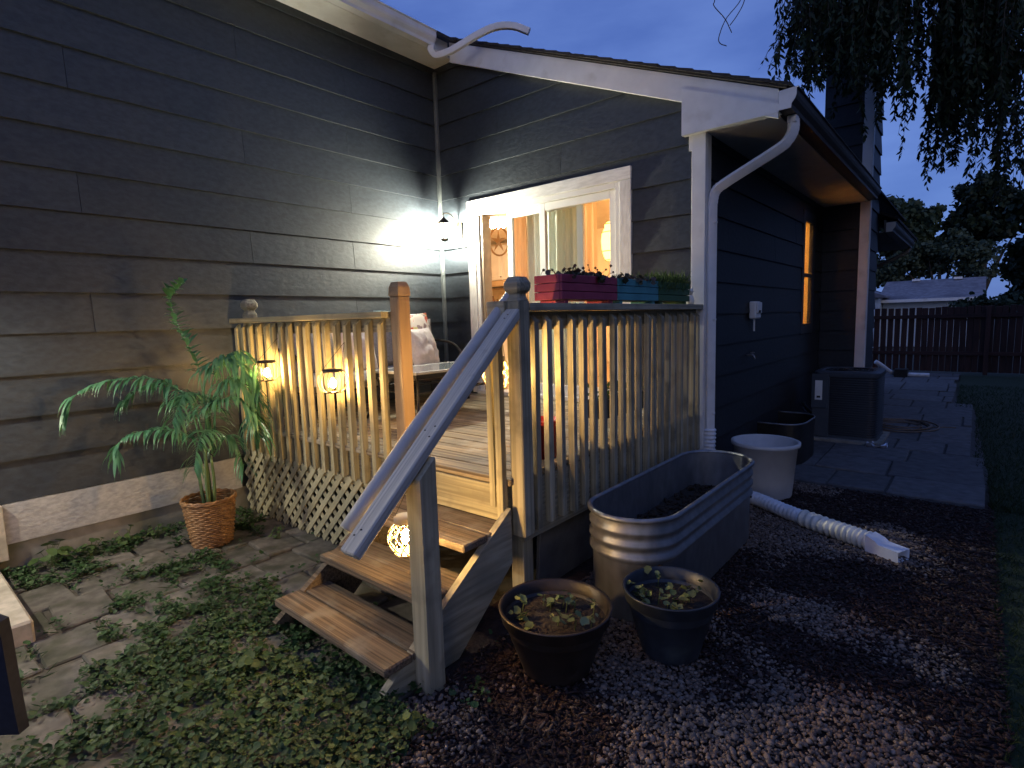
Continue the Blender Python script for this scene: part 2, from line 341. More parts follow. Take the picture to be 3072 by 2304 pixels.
# rake board, eave return, soffits
g = G(); y0, y1 = -.085, -.055
g.prism([(.34, y0, rake(.34)), (3.74, y0, rake(3.74)), (3.74, y0, rake(3.74)+.205), (.34, y0, rake(.34)+.205)], (0, y1-y0, 0)); g.build('rake_board', WHITE_S, house)
G().prism([(3.0, -.088, 3.068), (3.745, -.088, 3.068), (3.745, -.088, rake(3.745)+.10), (3.0, -.088, rake(3.0)+.10)], (0, .03, 0)).build('eave_return', WHITE_S, house)
G().prism([(.02, -.055, rake(.02)+.012), (3.0, -.055, rake(3.0)+.012), (3.0, -.055, rake(3.0)+.03), (.02, -.055, rake(.02)+.03)], (0, .055, 0)).build('rake_soffit', WHITE_S, house)
box('return_soffit', 3.0, 3.745, -.058, .0, 3.07, 3.085, WHITE_S, house)
box('soffit', 3.178, 3.72, 0, 4.48, 3.075, 3.09, WHITE_S, house)
DKG = pmat('dark_gutter', (.022, .018, .015), (.034, .028, .024), scale=8, rough=.5, bump=.08)  # darker colour for the side gutters and fascia
box('fascia', 3.72, 3.742, -.055, 4.48, 3.078, 3.25, DKG, house)
gutter('gutter', (3.746, 3.075), 1, -.10, 4.42, gm=DKG)
box('gutter_outlet', 3.765, 3.83, .06, .14, 3.02, 3.074, WHITE_S, house)
g = G().tube(curve([(3.80, .10, 3.05), (3.80, .10, 2.97), (3.765, .09, 2.90), (3.69, .08, 2.845), (3.32, .04, 2.66), (3.24, .035, 2.60), (3.215, .035, 2.50)], 64)+[(3.215, .035, 1.6), (3.215, .035, .62)], [.037*(1+(.035*math.sin(i*2.1) if 6 < i < 24 or 42 < i < 62 else 0)) for i in range(66)], 16, flat=.78, sq=7)
dsp = autosmooth(g.build('downspout', WHITE_S, house), 45)
for z in (.75, 1.55, 2.35): box('strap', 3.16, 3.256, .015, .055, z, z+.02, WHITE_S, dsp)
# roof: one plane, stepping down past the rake
SL = math.atan(.417); rp = lambda x: rake(x)+.215
g = G()
g.prism([(-5, -8, rp(-5)), (.47, -8, rp(.47)), (.47, -8, rp(.47)+.02), (-5, -8, rp(-5)+.02)], (0, 7.92, 0)).build('roof_deck', SHING, house)
rf = G().prism([(-5, -.11, rp(-5)), (3.80, -.11, rp(3.80)), (3.80, -.11, rp(3.80)+.015), (-5, -.11, rp(-5)+.015)], (0, 8.3, 0)).build('roof', SHING, house)
n = 27
for i in range(n):
    s = 3.83-i*.145; x0, x1 = s, s-.19; yy = -.125+random.uniform(-.008, .008)
    G().prism([(x0, yy, rp(x0)+.016), (x0, yy, rp(x0)+.044), (x1, yy, rp(x1)+.030), (x1, yy, rp(x1)+.016)], (0, 8.3, 0)).build('shingle_course', SHING, rf)
G().lathe([(0, .0), (.055, 0), (.055, .1), (.085, .11), (.08, .16), (.03, .185), (0, .185)], (1.62, .45, rp(1.62)-.01), 14).build('roof_vent', BLACKM, house, True)

# --- wall C (side of the house, running away)
WY0, WY1, WZ0, WZ1 = 3.45, 3.95, 1.40, 2.82
wc = G().box(3.01, 3.15, .14, WY0, -.1, 3.3).box(3.01, 3.15, WY1, 9.0, -.1, 3.3).box(3.01, 3.15, WY0, WY1, -.1, WZ0).box(3.01, 3.15, WY0, WY1, WZ1, 3.3).build('wall', SIDING_SHADE, house)
siding(wc, (3.15, 0, 0), (0, -1, 0), (1, 0, 0), -4.49, -.105, 3.08, lambda k: [-2.1] if k % 2 else [-3.0], SIDING_SHADE, holes=[(-WY1-.07, -WY0+.07, WZ0-.07, WZ1+.07)], z0=.20)
siding(wc, (3.15, 0, 0), (0, -1, 0), (1, 0, 0), -9.0, -5.42, 2.75, lambda k: [], SIDING_SHADE, z0=.20)
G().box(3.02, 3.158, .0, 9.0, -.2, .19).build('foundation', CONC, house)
wn = thing('window', (3.15, (WY0+WY1)/2, WZ0), parent=house)
DKF = pmat('dark_window_frame', (.03, .03, .033), (.04, .04, .044), scale=8, rough=.5, bump=.1)
for a in ((WY0-.09, WY0, WZ0-.09, WZ1+.09), (WY1, WY1+.09, WZ0-.09, WZ1+.09), (WY0, WY1, WZ0-.09, WZ0), (WY0, WY1, WZ1, WZ1+.09)): box('window_casing', 3.15, 3.176, a[0], a[1], a[2], a[3], DKF, wn)
for a in ((WY0, WY0+.035, WZ0, WZ1), (WY1-.035, WY1, WZ0, WZ1), (WY0+.035, WY1-.035, WZ0, WZ0+.04), (WY0+.035, WY1-.035, WZ1-.04, WZ1), (WY0+.035, WY1-.035, 2.06, 2.11)): box('sash', 3.145, 3.172, a[0], a[1], a[2], a[3], DKF, wn)
for a, b in ((WZ0+.04, 2.06), (2.11, WZ1-.04)): box('pane', 3.158, 3.161, WY0+.035, WY1-.035, a, b, GLASS, wn, c=.0005)
# chimney chase with white corner board
CX, CY0, CY1 = 3.72, 4.50, 5.40
ch = G().box(3.15, CX, CY0, CY1, -.1, 5.6).build('chimney_chase', SIDING_SHADE, house)
siding(ch, (3.15, CY0, 0), (-1, 0, 0), (0, -1, 0), -(CX-3.15-.09), -.03, 5.6, lambda k: [], SIDING_SHADE, z0=.20)
siding(ch, (CX, 0, 0), (0, -1, 0), (1, 0, 0), -CY1, -CY0-.09, 5.6, lambda k: [], SIDING_SHADE, z0=.20)
box('corner_board', CX-.09, CX+.028, CY0-.03, CY0, .15, 5.6, WHITE_S, ch); box('corner_board', CX, CX+.03, CY0+.001, CY0+.09, .15, 5.6, WHITE_S, ch)
G().box(3.05, CX+.06, CY0-.06, CY1+.06, 5.6, 5.66).build('chimney_cap', BLACKM, ch)
# far eave beyond the chase
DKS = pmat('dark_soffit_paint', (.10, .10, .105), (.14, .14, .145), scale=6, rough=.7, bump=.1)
box('soffit', 3.17, 3.80, 5.45, 8.6, 2.74, 2.755, DKS, house)
box('fascia', 3.80, 3.83, 5.45, 8.6, 2.75, 2.93, DKS, house)
gutter('gutter', (3.83, 2.75), 1, 5.45, 8.6, gm=DKG)
G().prism([(3.1, 5.42, 3.35), (3.98, 5.42, 2.90), (3.98, 5.42, 2.94), (3.1, 5.42, 3.40)], (0, 3.3, 0)).build('roof', SHING, house)
G().tube([(3.9, 8.4, 2.74), (3.85, 8.4, 2.66), (3.3, 8.4, 2.40), (3.24, 8.4, 2.30), (3.24, 8.4, .3)], .035, 8).build('downspout', DKS, house, True)

# --- sliding glass door in wall B
sdr = thing('sliding_door', (1.49, 0, ZD), parent=house)
TX0, TX1, TZ = .467, 2.511, 2.94
box('casing', TX0, TX0+.115, -.040, 0, ZD+.012, TZ-.115, WHITE, sdr); box('casing', TX1-.115, TX1, -.040, 0, ZD+.012, TZ-.115, WHITE, sdr); box('casing', TX0, TX1, -.042, 0, TZ-.113, TZ, WHITE, sdr)
BRNJ = pmat('brown_screen_track', (.17, .12, .08), (.24, .18, .125), scale=8, rough=.5, bump=.05)
FX0, FX1, FZ0, FZ1 = TX0+.115, TX1-.115, ZD+.045, TZ-.113
for a in ((FX0, FX0+.05, FZ0, FZ1), (FX1-.05, FX1, FZ0, FZ1), (FX0+.05, FX1-.05, FZ1-.055, FZ1)): box('jamb', a[0], a[1], -.030, .13, a[2], a[3], VINYL, sdr)
box('jamb_screen_track', FX0+.05, FX0+.095, -.012, .12, FZ0, FZ1-.055, BRNJ, sdr); 
box('sill', FX0-.02, FX1+.02, -.07, .14, ZD+.003, FZ0, VINYL, sdr)
def dpanel(x0, x1, yc, z0, z1):
    p = thing('door_panel', (.5*(x0+x1), yc, z0), parent=sdr); s = .07
    box('stile', x0, x0+s, yc-.018, yc+.018, z0, z1, VINYL, p); box('stile', x1-s, x1, yc-.018, yc+.018, z0, z1, VINYL, p)
    box('rail', x0+s, x1-s, yc-.018, yc+.018, z1-.075, z1, VINYL, p); box('rail', x0+s, x1-s, yc-.018, yc+.018, z0, z0+.10, VINYL, p)
    box('pane', x0+s, x1-s, yc-.003, yc+.003, z0+.10, z1-.075, GLASS, p, c=.0005); return p
dpanel(1.46, FX1-.05, .012, FZ0+.006, FZ1-.058)
pn = dpanel(.98, 1.945, .070, FZ0+.006, FZ1-.058)
box('handle', .995, 1.02, .03, .052, 1.70, 1.95, VINYL, pn)

# --- the lit room behind the door
PAINT = pmat('room_wall_paint', (.66, .50, .33), (.70, .54, .36), scale=4, rough=.8, bump=.05)
CEILP = pmat('room_ceiling_paint', (.70, .66, .58), (.74, .70, .62), scale=4, rough=.9, bump=.1)
WOODF = pmat('room_floor_wood', (.22, .13, .07), (.32, .20, .11), scale=5, stretch=(.2, 2, 2), rough=.4, bump=.1)
rm = thing('room', (0, 2, ZD), kind='structure')
RX0, RX1, RY0, RY1, RZ1 = -3.4, 3.005, .145, 4.35, 3.22
G().box(RX0, RX1, RY0, RY1, ZD-.1, ZD+.02).build('floor', WOODF, rm); G().box(RX0, RX1, RY0, RY1, RZ1, RZ1+.1).build('ceiling', CEILP, rm)
G().box(RX0, RX1, RY1, RY1+.1, ZD, RZ1).build('wall', PAINT, rm); G().box(RX0-.1, RX0, RY0, RY1, ZD, RZ1).build('wall', PAINT, rm)
G().box(RX0, -.16, RY0-.1, RY0, ZD, RZ1).build('wall', PAINT, rm); G().box(-.15, DX0-.01, .142, .16, ZD, RZ1).build('wall', PAINT, rm); G().box(DX1+.01, RX1, .142, .16, ZD, RZ1).build('wall', PAINT, rm)
for a in ((RY0, WY0-.01, ZD, RZ1), (WY1+.01, RY1, ZD, RZ1), (WY0-.01, WY1+.01, ZD, WZ0-.01), (WY0-.01, WY1+.01, WZ1+.01, RZ1)): G().box(2.985, 3.004, *a).build('wall', PAINT, rm)

# ================================================================== THE DECK
deck = thing('deck', (1.55, -1.25, 0), 'raised wooden deck with picket railings in the corner of the house', 'deck')
DY = -2.53
nb = 17; bw = (2.53-.02)/nb
for i in range(nb):
    y0 = -.02-(i+1)*bw; box('deck_board', .03, 3.115+random.uniform(-.004, .004), y0+.005, y0+bw-.005, ZD-.038, ZD+random.uniform(-.002, .002), DECKW, deck, c=.005)
box('rim_board', .03, 3.075, -2.500, -2.462, .535, ZD-.040, TREATED, deck); box('rim_board', 3.078, 3.118, -2.42, -.04, .40, ZD-.040, TREATED2, deck)
box('rim_board', .03, 2.16, -2.505, -2.501, .50, .53, TREATED, deck)
for x in (.5, 1.2, 1.9, 2.5): box('joist', x, x+.04, -2.46, -.03, .54, ZD-.041, TREATED2, deck)
for x, y in ((.15, -2.35), (2.2, -2.35), (3.0, -2.3), (3.0, -.3), (1.5, -1.2)): box('footing_post', x-.045, x+.045, y-.045, y+.045, -.05, .53, TREATED2, deck)
def finial(cx, cy_, z, s, m, parent, h=.125):
    """octagonal chamfered post cap, a waisted block"""
    g = G(); prof = [(.040, 0), (.028, .028), (.046, .052), (.056, .070), (.056, .100), (.038, .125), (.0, .127)]
    lv = []; prof = [(.0445, 0), (.034, .022), (.034, .034), (.050, .052), (.054, .066), (.054, .090), (.036, .122), (.0, .125)]
    for r, zz in prof:
        r *= s/.0445; c = r*.22
        ring = [(r, -r+c), (r, r-c), (r-c, r), (-r+c, r), (-r, r-c), (-r, -r+c), (-r+c, -r), (r-c, -r)] if r > 0 else [(0, 0)]*8
        lv.append([(cx+a, cy_+b, z+zz*h/.127) for a, b in ring])
    v = [q for r in lv for q in r]; f = [[i*8+j, i*8+(j+1) % 8, (i+1)*8+(j+1) % 8, (i+1)*8+j] for i in range(len(lv)-1) for j in range(8)]
    return mk('post_cap', v, f, m, parent)
def post(x, y, z0, z1, m, capm=None, s=.0445, h=.125):
    p = box('post', x-s, x+s, y-s, y+s, z0, z1, m, deck, c=.006, along=2); 
    if h > .11: finial(x, y, z1-.001, s, capm or m, p, h)
    else: mk('post_cap', [(x+a*k*s, y+b*k*s, z1+zz) for k, zz in ((1.0, -.001), (1.06, .0), (1.06, .012), (1.0, .055), (.72, .085)) for a, b in ((-1, -1), (1, -1), (1, 1), (-1, 1))], [[i*4+j, i*4+(j+1) % 4, i*4+4+(j+1) % 4, i*4+4+j] for i in range(4) for j in range(4)]+[[16, 17, 18, 19]], m, p)
    return p
post(.205, -2.452, ZD, 1.72, TREATED2)
post(2.205, -2.455, .30, 1.77, CEDAR, h=.10)
post(3.140, -2.452, .46, 1.70, TREATED2)
PKH = {}
def picket(x, y, z0, z1, m, out):
    """2x2 picket with a bevelled top on the side `out`"""
    s = .019; g = G(); h = z1-z0; rz = {'y': 0, 'x': PI/2}[out]
    key = (round(h, 3), m.name)
    if key not in PKH:
        v, f = [], []
        pr = [(-s, 0), (s, 0), (s, h), (-s, h-.035)]         # profile in local (y,z): outer side y=-s is cut lower
        for xx in (-s, s): v += [(xx, a, b) for a, b in pr]
        f = [[0, 1, 2, 3], [7, 6, 5, 4]]+[[i, 4+i, 4+(i+1) % 4, (i+1) % 4] for i in range(4)]
        # local X must be the long axis for the grain: swap axes
        v = [(q[2], q[1], -q[0]) for q in v]; PKH[key] = newmesh('picket', v, f, m)
    M = Matrix.Translation((x, y, z0)) @ Matrix.Rotation(rz, 4, 'Z') @ Euler((random.gauss(0, .004), random.gauss(0, .003), random.gauss(0, .06))).to_matrix().to_4x4() @ Matrix(((0, 0, -1, 0), (0, 1, 0, 0), (1, 0, 0, 0), (0, 0, 0, 1)))
    return child('picket', PKH[key], M, deck)
# left section: cap, sub-rail, pickets
box('top_rail', .06, 2.155, -2.565, -2.475, 1.642, 1.682, TREATED, deck, rot=(0, .003, 0)); box('sub_rail', .26, 2.155, -2.498, -2.462, 1.55, 1.640, TREATED2, deck)
for i in range(17): picket(.115+i*.1235, -2.524, .548+random.uniform(-.008, .008), 1.635, TREATED, 'y')
# right section towards the house corner
box('top_rail', 3.045, 3.178, -2.40, -.035, 1.648, 1.688, TREATED2, deck); box('sub_rail', 3.080, 3.116, -2.40, -.035, 1.545, 1.646, TREATED2, deck)
for i in range(20): picket(3.138, -2.325+i*.1195, .455+random.uniform(-.01, .01), 1.628, TREATED2, 'x')
picket(3.005, -2.524, .615, 1.60, TREATED, 'y'); picket(3.075, -2.545, .50, 1.615, TREATED, 'y')
box('rail_block', 2.98, 3.10, -2.515, -2.48, 1.60, 1.70, TREATED2, deck)
# lattice under the left section
lat = thing('lattice', (1.1, -2.52, 0), parent=deck)
LX0, LX1, LZ0, LZ1 = .06, 2.19, .015, .555
def slat(u, sgn, y):
    # centre line x - sgn*z = u ; clip to rectangle
    z_a, z_b = LZ0, LZ1; xa, xb = u+sgn*z_a, u+sgn*z_b
    if sgn > 0:
        if xa < LX0: z_a = LX0-u; xa = LX0
        if xb > LX1: z_b = LX1-u; xb = LX1
    else:
        if xa > LX1: z_a = u-LX1; xa = LX1
        if xb < LX0: z_b = u-LX0; xb = LX0
    if z_b-z_a < .05: return
    p0, p1 = Vector((xa, y, z_a)), Vector((xb, y, z_b)); w = .043; d = (p1-p0).normalized(); l = (p1-p0).length-.01
    yv = Vector((0, -1, 0)); z = d.cross(yv)
    child('lath', cbox(round(l, 2), .008, w, .0015, LATT), frame((p0+p1)/2, d, yv, z), lat)
u = LX0-LZ1
while u < LX1: slat(u, 1, -2.534); u += .116
u = LX0
while u < LX1+LZ1: slat(u, -1, -2.524); u += .116
box('lattice_trim', LX0, LX1, -2.5165, -2.510, .50, .548, LATT, lat)
# dark board leaning under the deck edge
bd = box('plywood_panel', 3.02, 3.045, -2.20, -1.55, .0, .37, pmat('grey_plywood', (.10, .095, .09), (.15, .145, .135), scale=8, rough=.9, bump=.2), None, rot=(0, .06, 0))
tag(bd, 'dull grey panel propped under the deck rim behind the metal tank', 'panel')

# ================================================================== THE STEPS
steps = thing('steps', (2.65, -2.95, 0), 'wooden entry steps with open risers, newel post and sloping grey handrail', 'steps')
SX0, SX1 = 2.215, 3.085
T1 = .172; T2 = .345; T3 = .535
def tread(z, yn, x0, x1, w=.138, rz=0):
    for k in range(2):
        y = yn+k*(w+.006); box('tread_plank', x0, x1, y, y+w, z-.040, z+random.uniform(-.002, .002), TREADW, steps, c=.007, rot=(random.gauss(0, .008), 0, rz))
tread(T1, -3.372, 2.165, 3.135, .150, -.02); tread(T2, -3.118, SX0, SX1, .150); tread(T3, -2.882, SX0+.02, SX1+.03, .178)
VNEWEL = pmat('newel_lumber', (.21, .19, .13), (.42, .385, .275), scale=10, stretch=(2.6, 2.6, .11), detail=8, rough=.75, bump=.35, bd=.004, c3=(.15, .14, .10), s3=6, lo3=.5, hi3=.75)
def stringer(x0, x1, m):
    # top line from measured edge: (y -2.47, z .655) to (y -3.30, z .09)
    top = lambda y: .655+(y+2.49)*.70
    p = [(x0, -2.535, top(-2.535)), (x0, -2.535, .33), (x0, -2.95, .0), (x0, -3.25, .0), (x0, -3.38, .055), (x0, -3.385, top(-3.385)+.03)]
    o = G().prism(p, (x1-x0, 0, 0)).build('stringer', m, steps); return o
STRM = pmat('stringer_lumber', (.20, .185, .13), (.36, .335, .25), scale=16, stretch=(3, .16, 2.4), detail=8, rough=.75, bump=.3, bd=.004, c3=(.17, .16, .12), s3=3, lo3=.5, hi3=.8)
stringer(3.087, 3.125, STRM); stringer(2.172, 2.210, TREADW)
nw = G().prism([(3.128, -3.218, -.05), (3.128, -3.128, -.05), (3.128, -3.128, 1.035), (3.128, -3.218, .955)], (.088, .004, 0)).build('newel_post', VNEWEL, steps)
hd0, hd1 = Vector((3.148, -3.520, .725)), Vector((3.135, -2.46, 1.660))
sv = (hd1-hd0).normalized()
beam('handrail', hd0, hd1, .095, .045, GREYWOOD, steps, upv=(0, -.7, .72), c=.006)
hx = (hd1-hd0).normalized(); hz = hx.cross(Vector((0, -.7, .72)).cross(hx).normalized())
for u in (.05, .07, .40, .42, .44, .93, .95):
    q = hd0.lerp(hd1, u)+Vector((random.uniform(-.03, .03), 0, 0))+hz*.0215; G().lathe([(0, .004), (.0045, .004), (.005, 0)], q, 8).build('screw', BLACKM, steps)
hp = G().tube(curve([hd0+Vector((-.105, .06, .06)), hd0.lerp(hd1, .5)+Vector((-.092, .0, .028)), hd1+Vector((-.085, .10, .105))], 12), .031, 14).build('grip_rail', GREYPIPE, steps, True)
box('riser_board', SX0, SX1, -2.535, -2.506, .538, ZD-.042, TREATED, steps)
# ================================================================== GROUND
GROUND = pmat('bare_soil', (.030, .026, .018), (.060, .050, .036), scale=12, rough=1, bump=.5, bd=.02, c3=(.03, .04, .018), s3=.8)
gsheet = mk('ground', [(-150, -60, -.03), (150, -60, -.03), (150, 200, -.03), (-150, 200, -.03)], [[0, 1, 2, 3]], GROUND); tag(gsheet, kind='structure')
LAWNM = pmat('lawn_turf', (.012, .022, .008), (.025, .040, .014), scale=20, rough=1, bump=.6, bd=.03)
def sheet(name, pts, z, m):
    o = mk(name, [(x, y, z) for x, y in pts], [list(range(len(pts)))], m); tag(o, kind='structure'); return o
lawn = sheet('lawn', [(5.06, -6), (20, -6), (20, 13), (4.7, 13), (4.75, 7), (5.0, 6.6), (5.0, 4), (5.1, 2.2), (5.12, 1)], -.012, LAWNM)
MULCHM = pmat('mulch_bed_soil', (.018, .009, .008), (.042, .022, .018), scale=30, rough=1, bump=.8, bd=.02, c3=(.022, .018, .016), s3=3)
bed = sheet('mulch_bed', [(3.15, -6), (5.06, -6), (5.12, 1.3), (3.2, 1.3), (2.9, -2.4)], -.008, MULCHM)
def vnoise(p, s, o=0.0): return noise.fractal(Vector((p[0]*s+o, p[1]*s-o, o)), 1.0, 2.0, 3)*.5+.5

# --- patio pavers (left)
PAVE = pmat('paver_concrete', (.085, .078, .066), (.16, .147, .125), scale=14, rough=.9, bump=.5, bd=.008, c3=(.050, .052, .032), s3=5, lo3=.46, hi3=.66, rnd=.22)
PAVE2 = pmat('path_paver_concrete', (.075, .072, .072), (.125, .12, .12), scale=12, rough=.9, bump=.5, bd=.008, c3=(.10, .10, .10), s3=4, lo3=.5, hi3=.8, rnd=.14)
patio = sheet('patio', [(.0, -6), (3.15, -6), (3.3, -3.5), (2.9, -2.4), (0, -2.4)], -.016, pmat('patio_sand', (.055, .048, .036), (.09, .078, .058), scale=20, rough=1, bump=.5))
PXS, PYS = .385, .292
pavers = []
for r in range(-1, 9):
    for c in range(-1, 14):
        x = .06+r*PXS+random.uniform(-.014, .014); y = -2.62-c*PYS-(.5*PYS if r % 2 else 0)+random.uniform(-.012, .012)
        if x > 2.95 or y < -5.4 or (x+PXS > 2.9 and y > -2.95) or x < 0: continue
        if x < 1.3 and y < -4.25: continue
        pavers.append((x, y)); t = (random.gauss(0, .016), random.gauss(0, .016), random.gauss(0, .035)); z = random.uniform(-.008, .010)
        l, w = PXS-.022+random.uniform(-.006, .004), PYS-.020+random.uniform(-.006, .004)
        M = Matrix.Translation((x+PXS/2, y-PYS/2, z-.025)) @ Euler(t).to_matrix().to_4x4()
        child('paver', cbox(round(l, 2), round(w, 2), .05, .008, PAVE), M, patio)
# --- path pavers (right, along the side of the house)
path = sheet('path', [(3.16, 1.05), (3.75, .98), (5.06, .98), (5.10, 2.2), (4.98, 6.6), (4.76, 7.0), (4.6, 12.1), (3.16, 12.1)], -.004, pmat('path_sand', (.05, .047, .045), (.08, .076, .07), scale=20, rough=1, bump=.4))
y = 1.0; r = 0
while y < 11.9:
    d = .62 if y < 4 else .75; xs = 3.20; xe = 5.08 if y < 2.4 else (4.97 if y < 6.4 else 4.70)
    offs = (.0, .22, .11)[r % 3]; x = xs-offs
    while x < xe:
        w = random.choice((.46, .62, .74)); a, b = max(x, xs), min(x+w, xe)
        if b-a > .1:
            M = Matrix.Translation(((a+b)/2, y+d/2, -.012+random.uniform(0, .012))) @ Euler((random.gauss(0, .012), random.gauss(0, .012), random.gauss(0, .012))).to_matrix().to_4x4()
            child('paver', cbox(round(b-a-.02, 2), round(d-.02, 2), .05, .008, PAVE2), M, path)
        x += w
    y += d; r += 1
# --- concrete stoop by the back door
st = thing('stoop', (.6, -4.9, 0), 'pale concrete door stoop cut off by the picture edge', 'stoop')
G().cbox((.60, -4.95, .03), 1.20, 1.52, .15, .012).build('slab', STOOPC, st)
tag(st, kind='thing')

# ------------------------------------------------------------------ scattered small stuff
def scatter(name, tmpl, tfaces, pos, nrm, spin, size, m, stretch=None, smooth=False, parent=None):
    """copies of a small template joined into one mesh (numpy)"""
    T = np.array(tmpl, float); P_ = np.array(pos, float); Nn = np.array(nrm, float); Nn /= np.linalg.norm(Nn, axis=1)[:, None]
    ref = np.where(np.abs(Nn[:, 2:3]) < .95, np.array([[0, 0, 1.]]), np.array([[1., 0, 0]])); A = np.cross(ref, Nn); A /= np.linalg.norm(A, axis=1)[:, None]; B = np.cross(Nn, A)
    c, s = np.cos(spin)[:, None], np.sin(spin)[:, None]; X = A*c+B*s; Y = -A*s+B*c
    sz = np.array(size, float); sz = sz[:, None]*np.ones((1, 3)) if sz.ndim == 1 else sz
    V = P_[:, None, :]+(T[None, :, 0:1]*sz[:, None, 0:1])*X[:, None, :]+(T[None, :, 1:2]*sz[:, None, 1:2])*Y[:, None, :]+(T[None, :, 2:3]*sz[:, None, 2:3])*Nn[:, None, :]
    k = len(T); V = V.reshape(-1, 3); fl = []
    n = len(P_); tf = tfaces; lt = [len(q) for q in tf]; flat = np.array([i for q in tf for i in q])
    idx = (np.arange(n)[:, None]*k+flat[None, :]).reshape(-1)
    me = bpy.data.meshes.new(name); me.vertices.add(len(V)); org = V.mean(0); org[2] = V[:, 2].min()
    me.vertices.foreach_set('co', (V-org).astype(np.float32).reshape(-1)); me.loops.add(len(idx)); me.loops.foreach_set('vertex_index', idx.astype(np.int32))
    tot = np.tile(np.array(lt), n); st_ = np.concatenate(([0], np.cumsum(tot)[:-1]))
    me.polygons.add(len(tot)); me.polygons.foreach_set('loop_start', st_.astype(np.int32)); me.polygons.foreach_set('loop_total', tot.astype(np.int32))
    if smooth: me.polygons.foreach_set('use_smooth', np.ones(len(tot), bool))
    me.materials.append(m); me.update(calc_edges=True); me.validate()
    return link(bpy.data.objects.new(name, me), parent, Matrix.Translation(Vector(org)))
ROUND = ([(0, 0, 0)]+[(.95*math.cos(a)*(1 if i else .55), .95*math.sin(a), .22) for i, a in enumerate(np.linspace(0, 2*PI, 8)[:-1])], [[0, 1+i, 1+(i+1) % 7] for i in range(7)])
NARROW = ([(0, 0, 0), (.30, .16, .03), (.62, .15, .0), (1, 0, -.10), (.62, -.15, .0), (.30, -.16, .03)], [[0, 1, 2, 3, 4, 5]])
_ph = (1+5**.5)/2
ICO = ([(-1, _ph, 0), (1, _ph, 0), (-1, -_ph, 0), (1, -_ph, 0), (0, -1, _ph), (0, 1, _ph), (0, -1, -_ph), (0, 1, -_ph), (_ph, 0, -1), (_ph, 0, 1), (-_ph, 0, -1), (-_ph, 0, 1)],
       [[0, 11, 5], [0, 5, 1], [0, 1, 7], [0, 7, 10], [0, 10, 11], [1, 5, 9], [5, 11, 4], [11, 10, 2], [10, 7, 6], [7, 1, 8], [3, 9, 4], [3, 4, 2], [3, 2, 6], [3, 6, 8], [3, 8, 9], [4, 9, 5], [2, 4, 11], [6, 2, 10], [8, 6, 7], [9, 8, 1]])
ICO = ([(a/1.9, b/1.9, c/1.9) for a, b, c in ICO[0]], ICO[1])
CHIP = ([(x, y, z) for x in (-1, 1) for y in (-1, 1) for z in (-1, 1)], [[0, 1, 3, 2], [4, 6, 7, 5], [0, 4, 5, 1], [2, 3, 7, 6], [0, 2, 6, 4], [1, 5, 7, 3]])
def inbed(x, y): return (x > 3.22 and x < 5.10 and y < 1.0 and y > -4.6) and not (x < 3.12 and y > -3.3)
def blocked(x, y):
    if 3.32 < x < 3.77 and -2.1 < y < -.6: return True
    if (x-3.53)**2+(y+2.715)**2 < .022 or (x-3.89)**2+(y+2.285)**2 < .016 or (x-3.56)**2+(y-.45)**2 < .05: return True
    return False
# gravel and mulch
gp, gn, gs, mp_p, mp_n, mp_s, mp_sp = [], [], [], [], [], [], []
tries = 0
while tries < 85000:
    tries += 1; x = random.uniform(3.16, 5.12); y = random.uniform(-4.5, .95)
    if blocked(x, y) or (x-y) > 9.0 or not (x > 3.3 or y > -2.5 or random.random() < .5): continue
    q = vnoise((x, y), 1.15, 3.1); near = max(0, min(1, (-y-1.2)/1.6)); dx = max(0, (x-4.35)*1.1)
    gfac = (q-.47)*4.2+near*.55+.10-dx*.6
    if 3.82 < x < 4.25 and -2.1 < y < -1.5: gfac += .6
    if x > 4.1 and y > -1.4: gfac -= .45
    if random.random() < gfac:
        r = .0035+.0085*random.random()**1.5+(.006 if random.random() < .06 else 0); gp.append((x, y, random.uniform(-.002, .012)))
        gs.append((r*random.uniform(.9, 1.5), r*random.uniform(.8, 1.1), r*random.uniform(.55, .8))); gn.append((random.gauss(0, .25), random.gauss(0, .25), 1))
    elif random.random() < .55:
        mp_p.append((x, y, random.uniform(-.004, .012))); l = random.uniform(.006, .020); mp_s.append((l, random.uniform(.0025, .007), random.uniform(.001, .003))); mp_n.append((random.gauss(0, .35), random.gauss(0, .35), 1))
GRAV = ramp_mat('pea_gravel', [(.06, .043, .035), (.15, .112, .090), (.20, .152, .122), (.10, .066, .052), (.27, .215, .175), (.13, .10, .082), (.20, .145, .112), (.075, .055, .045)], rough=.75)
MULCH = ramp_mat('red_mulch', [(.014, .008, .007), (.038, .019, .016), (.026, .014, .012), (.065, .040, .034), (.018, .013, .012), (.11, .085, .072)], rough=.95)
tag(scatter('gravel', ICO[0], ICO[1], gp, gn, RNG.uniform(0, 6.28, len(gp)), gs, GRAV, smooth=True), 'loose tan and grey pea gravel in front of the planters', 'gravel', kind='stuff')
tag(scatter('mulch', CHIP[0], CHIP[1], mp_p, mp_n, RNG.uniform(0, 6.28, len(mp_p)), mp_s, MULCH), 'dark red wood mulch spread round the gravel', 'mulch', kind='stuff')
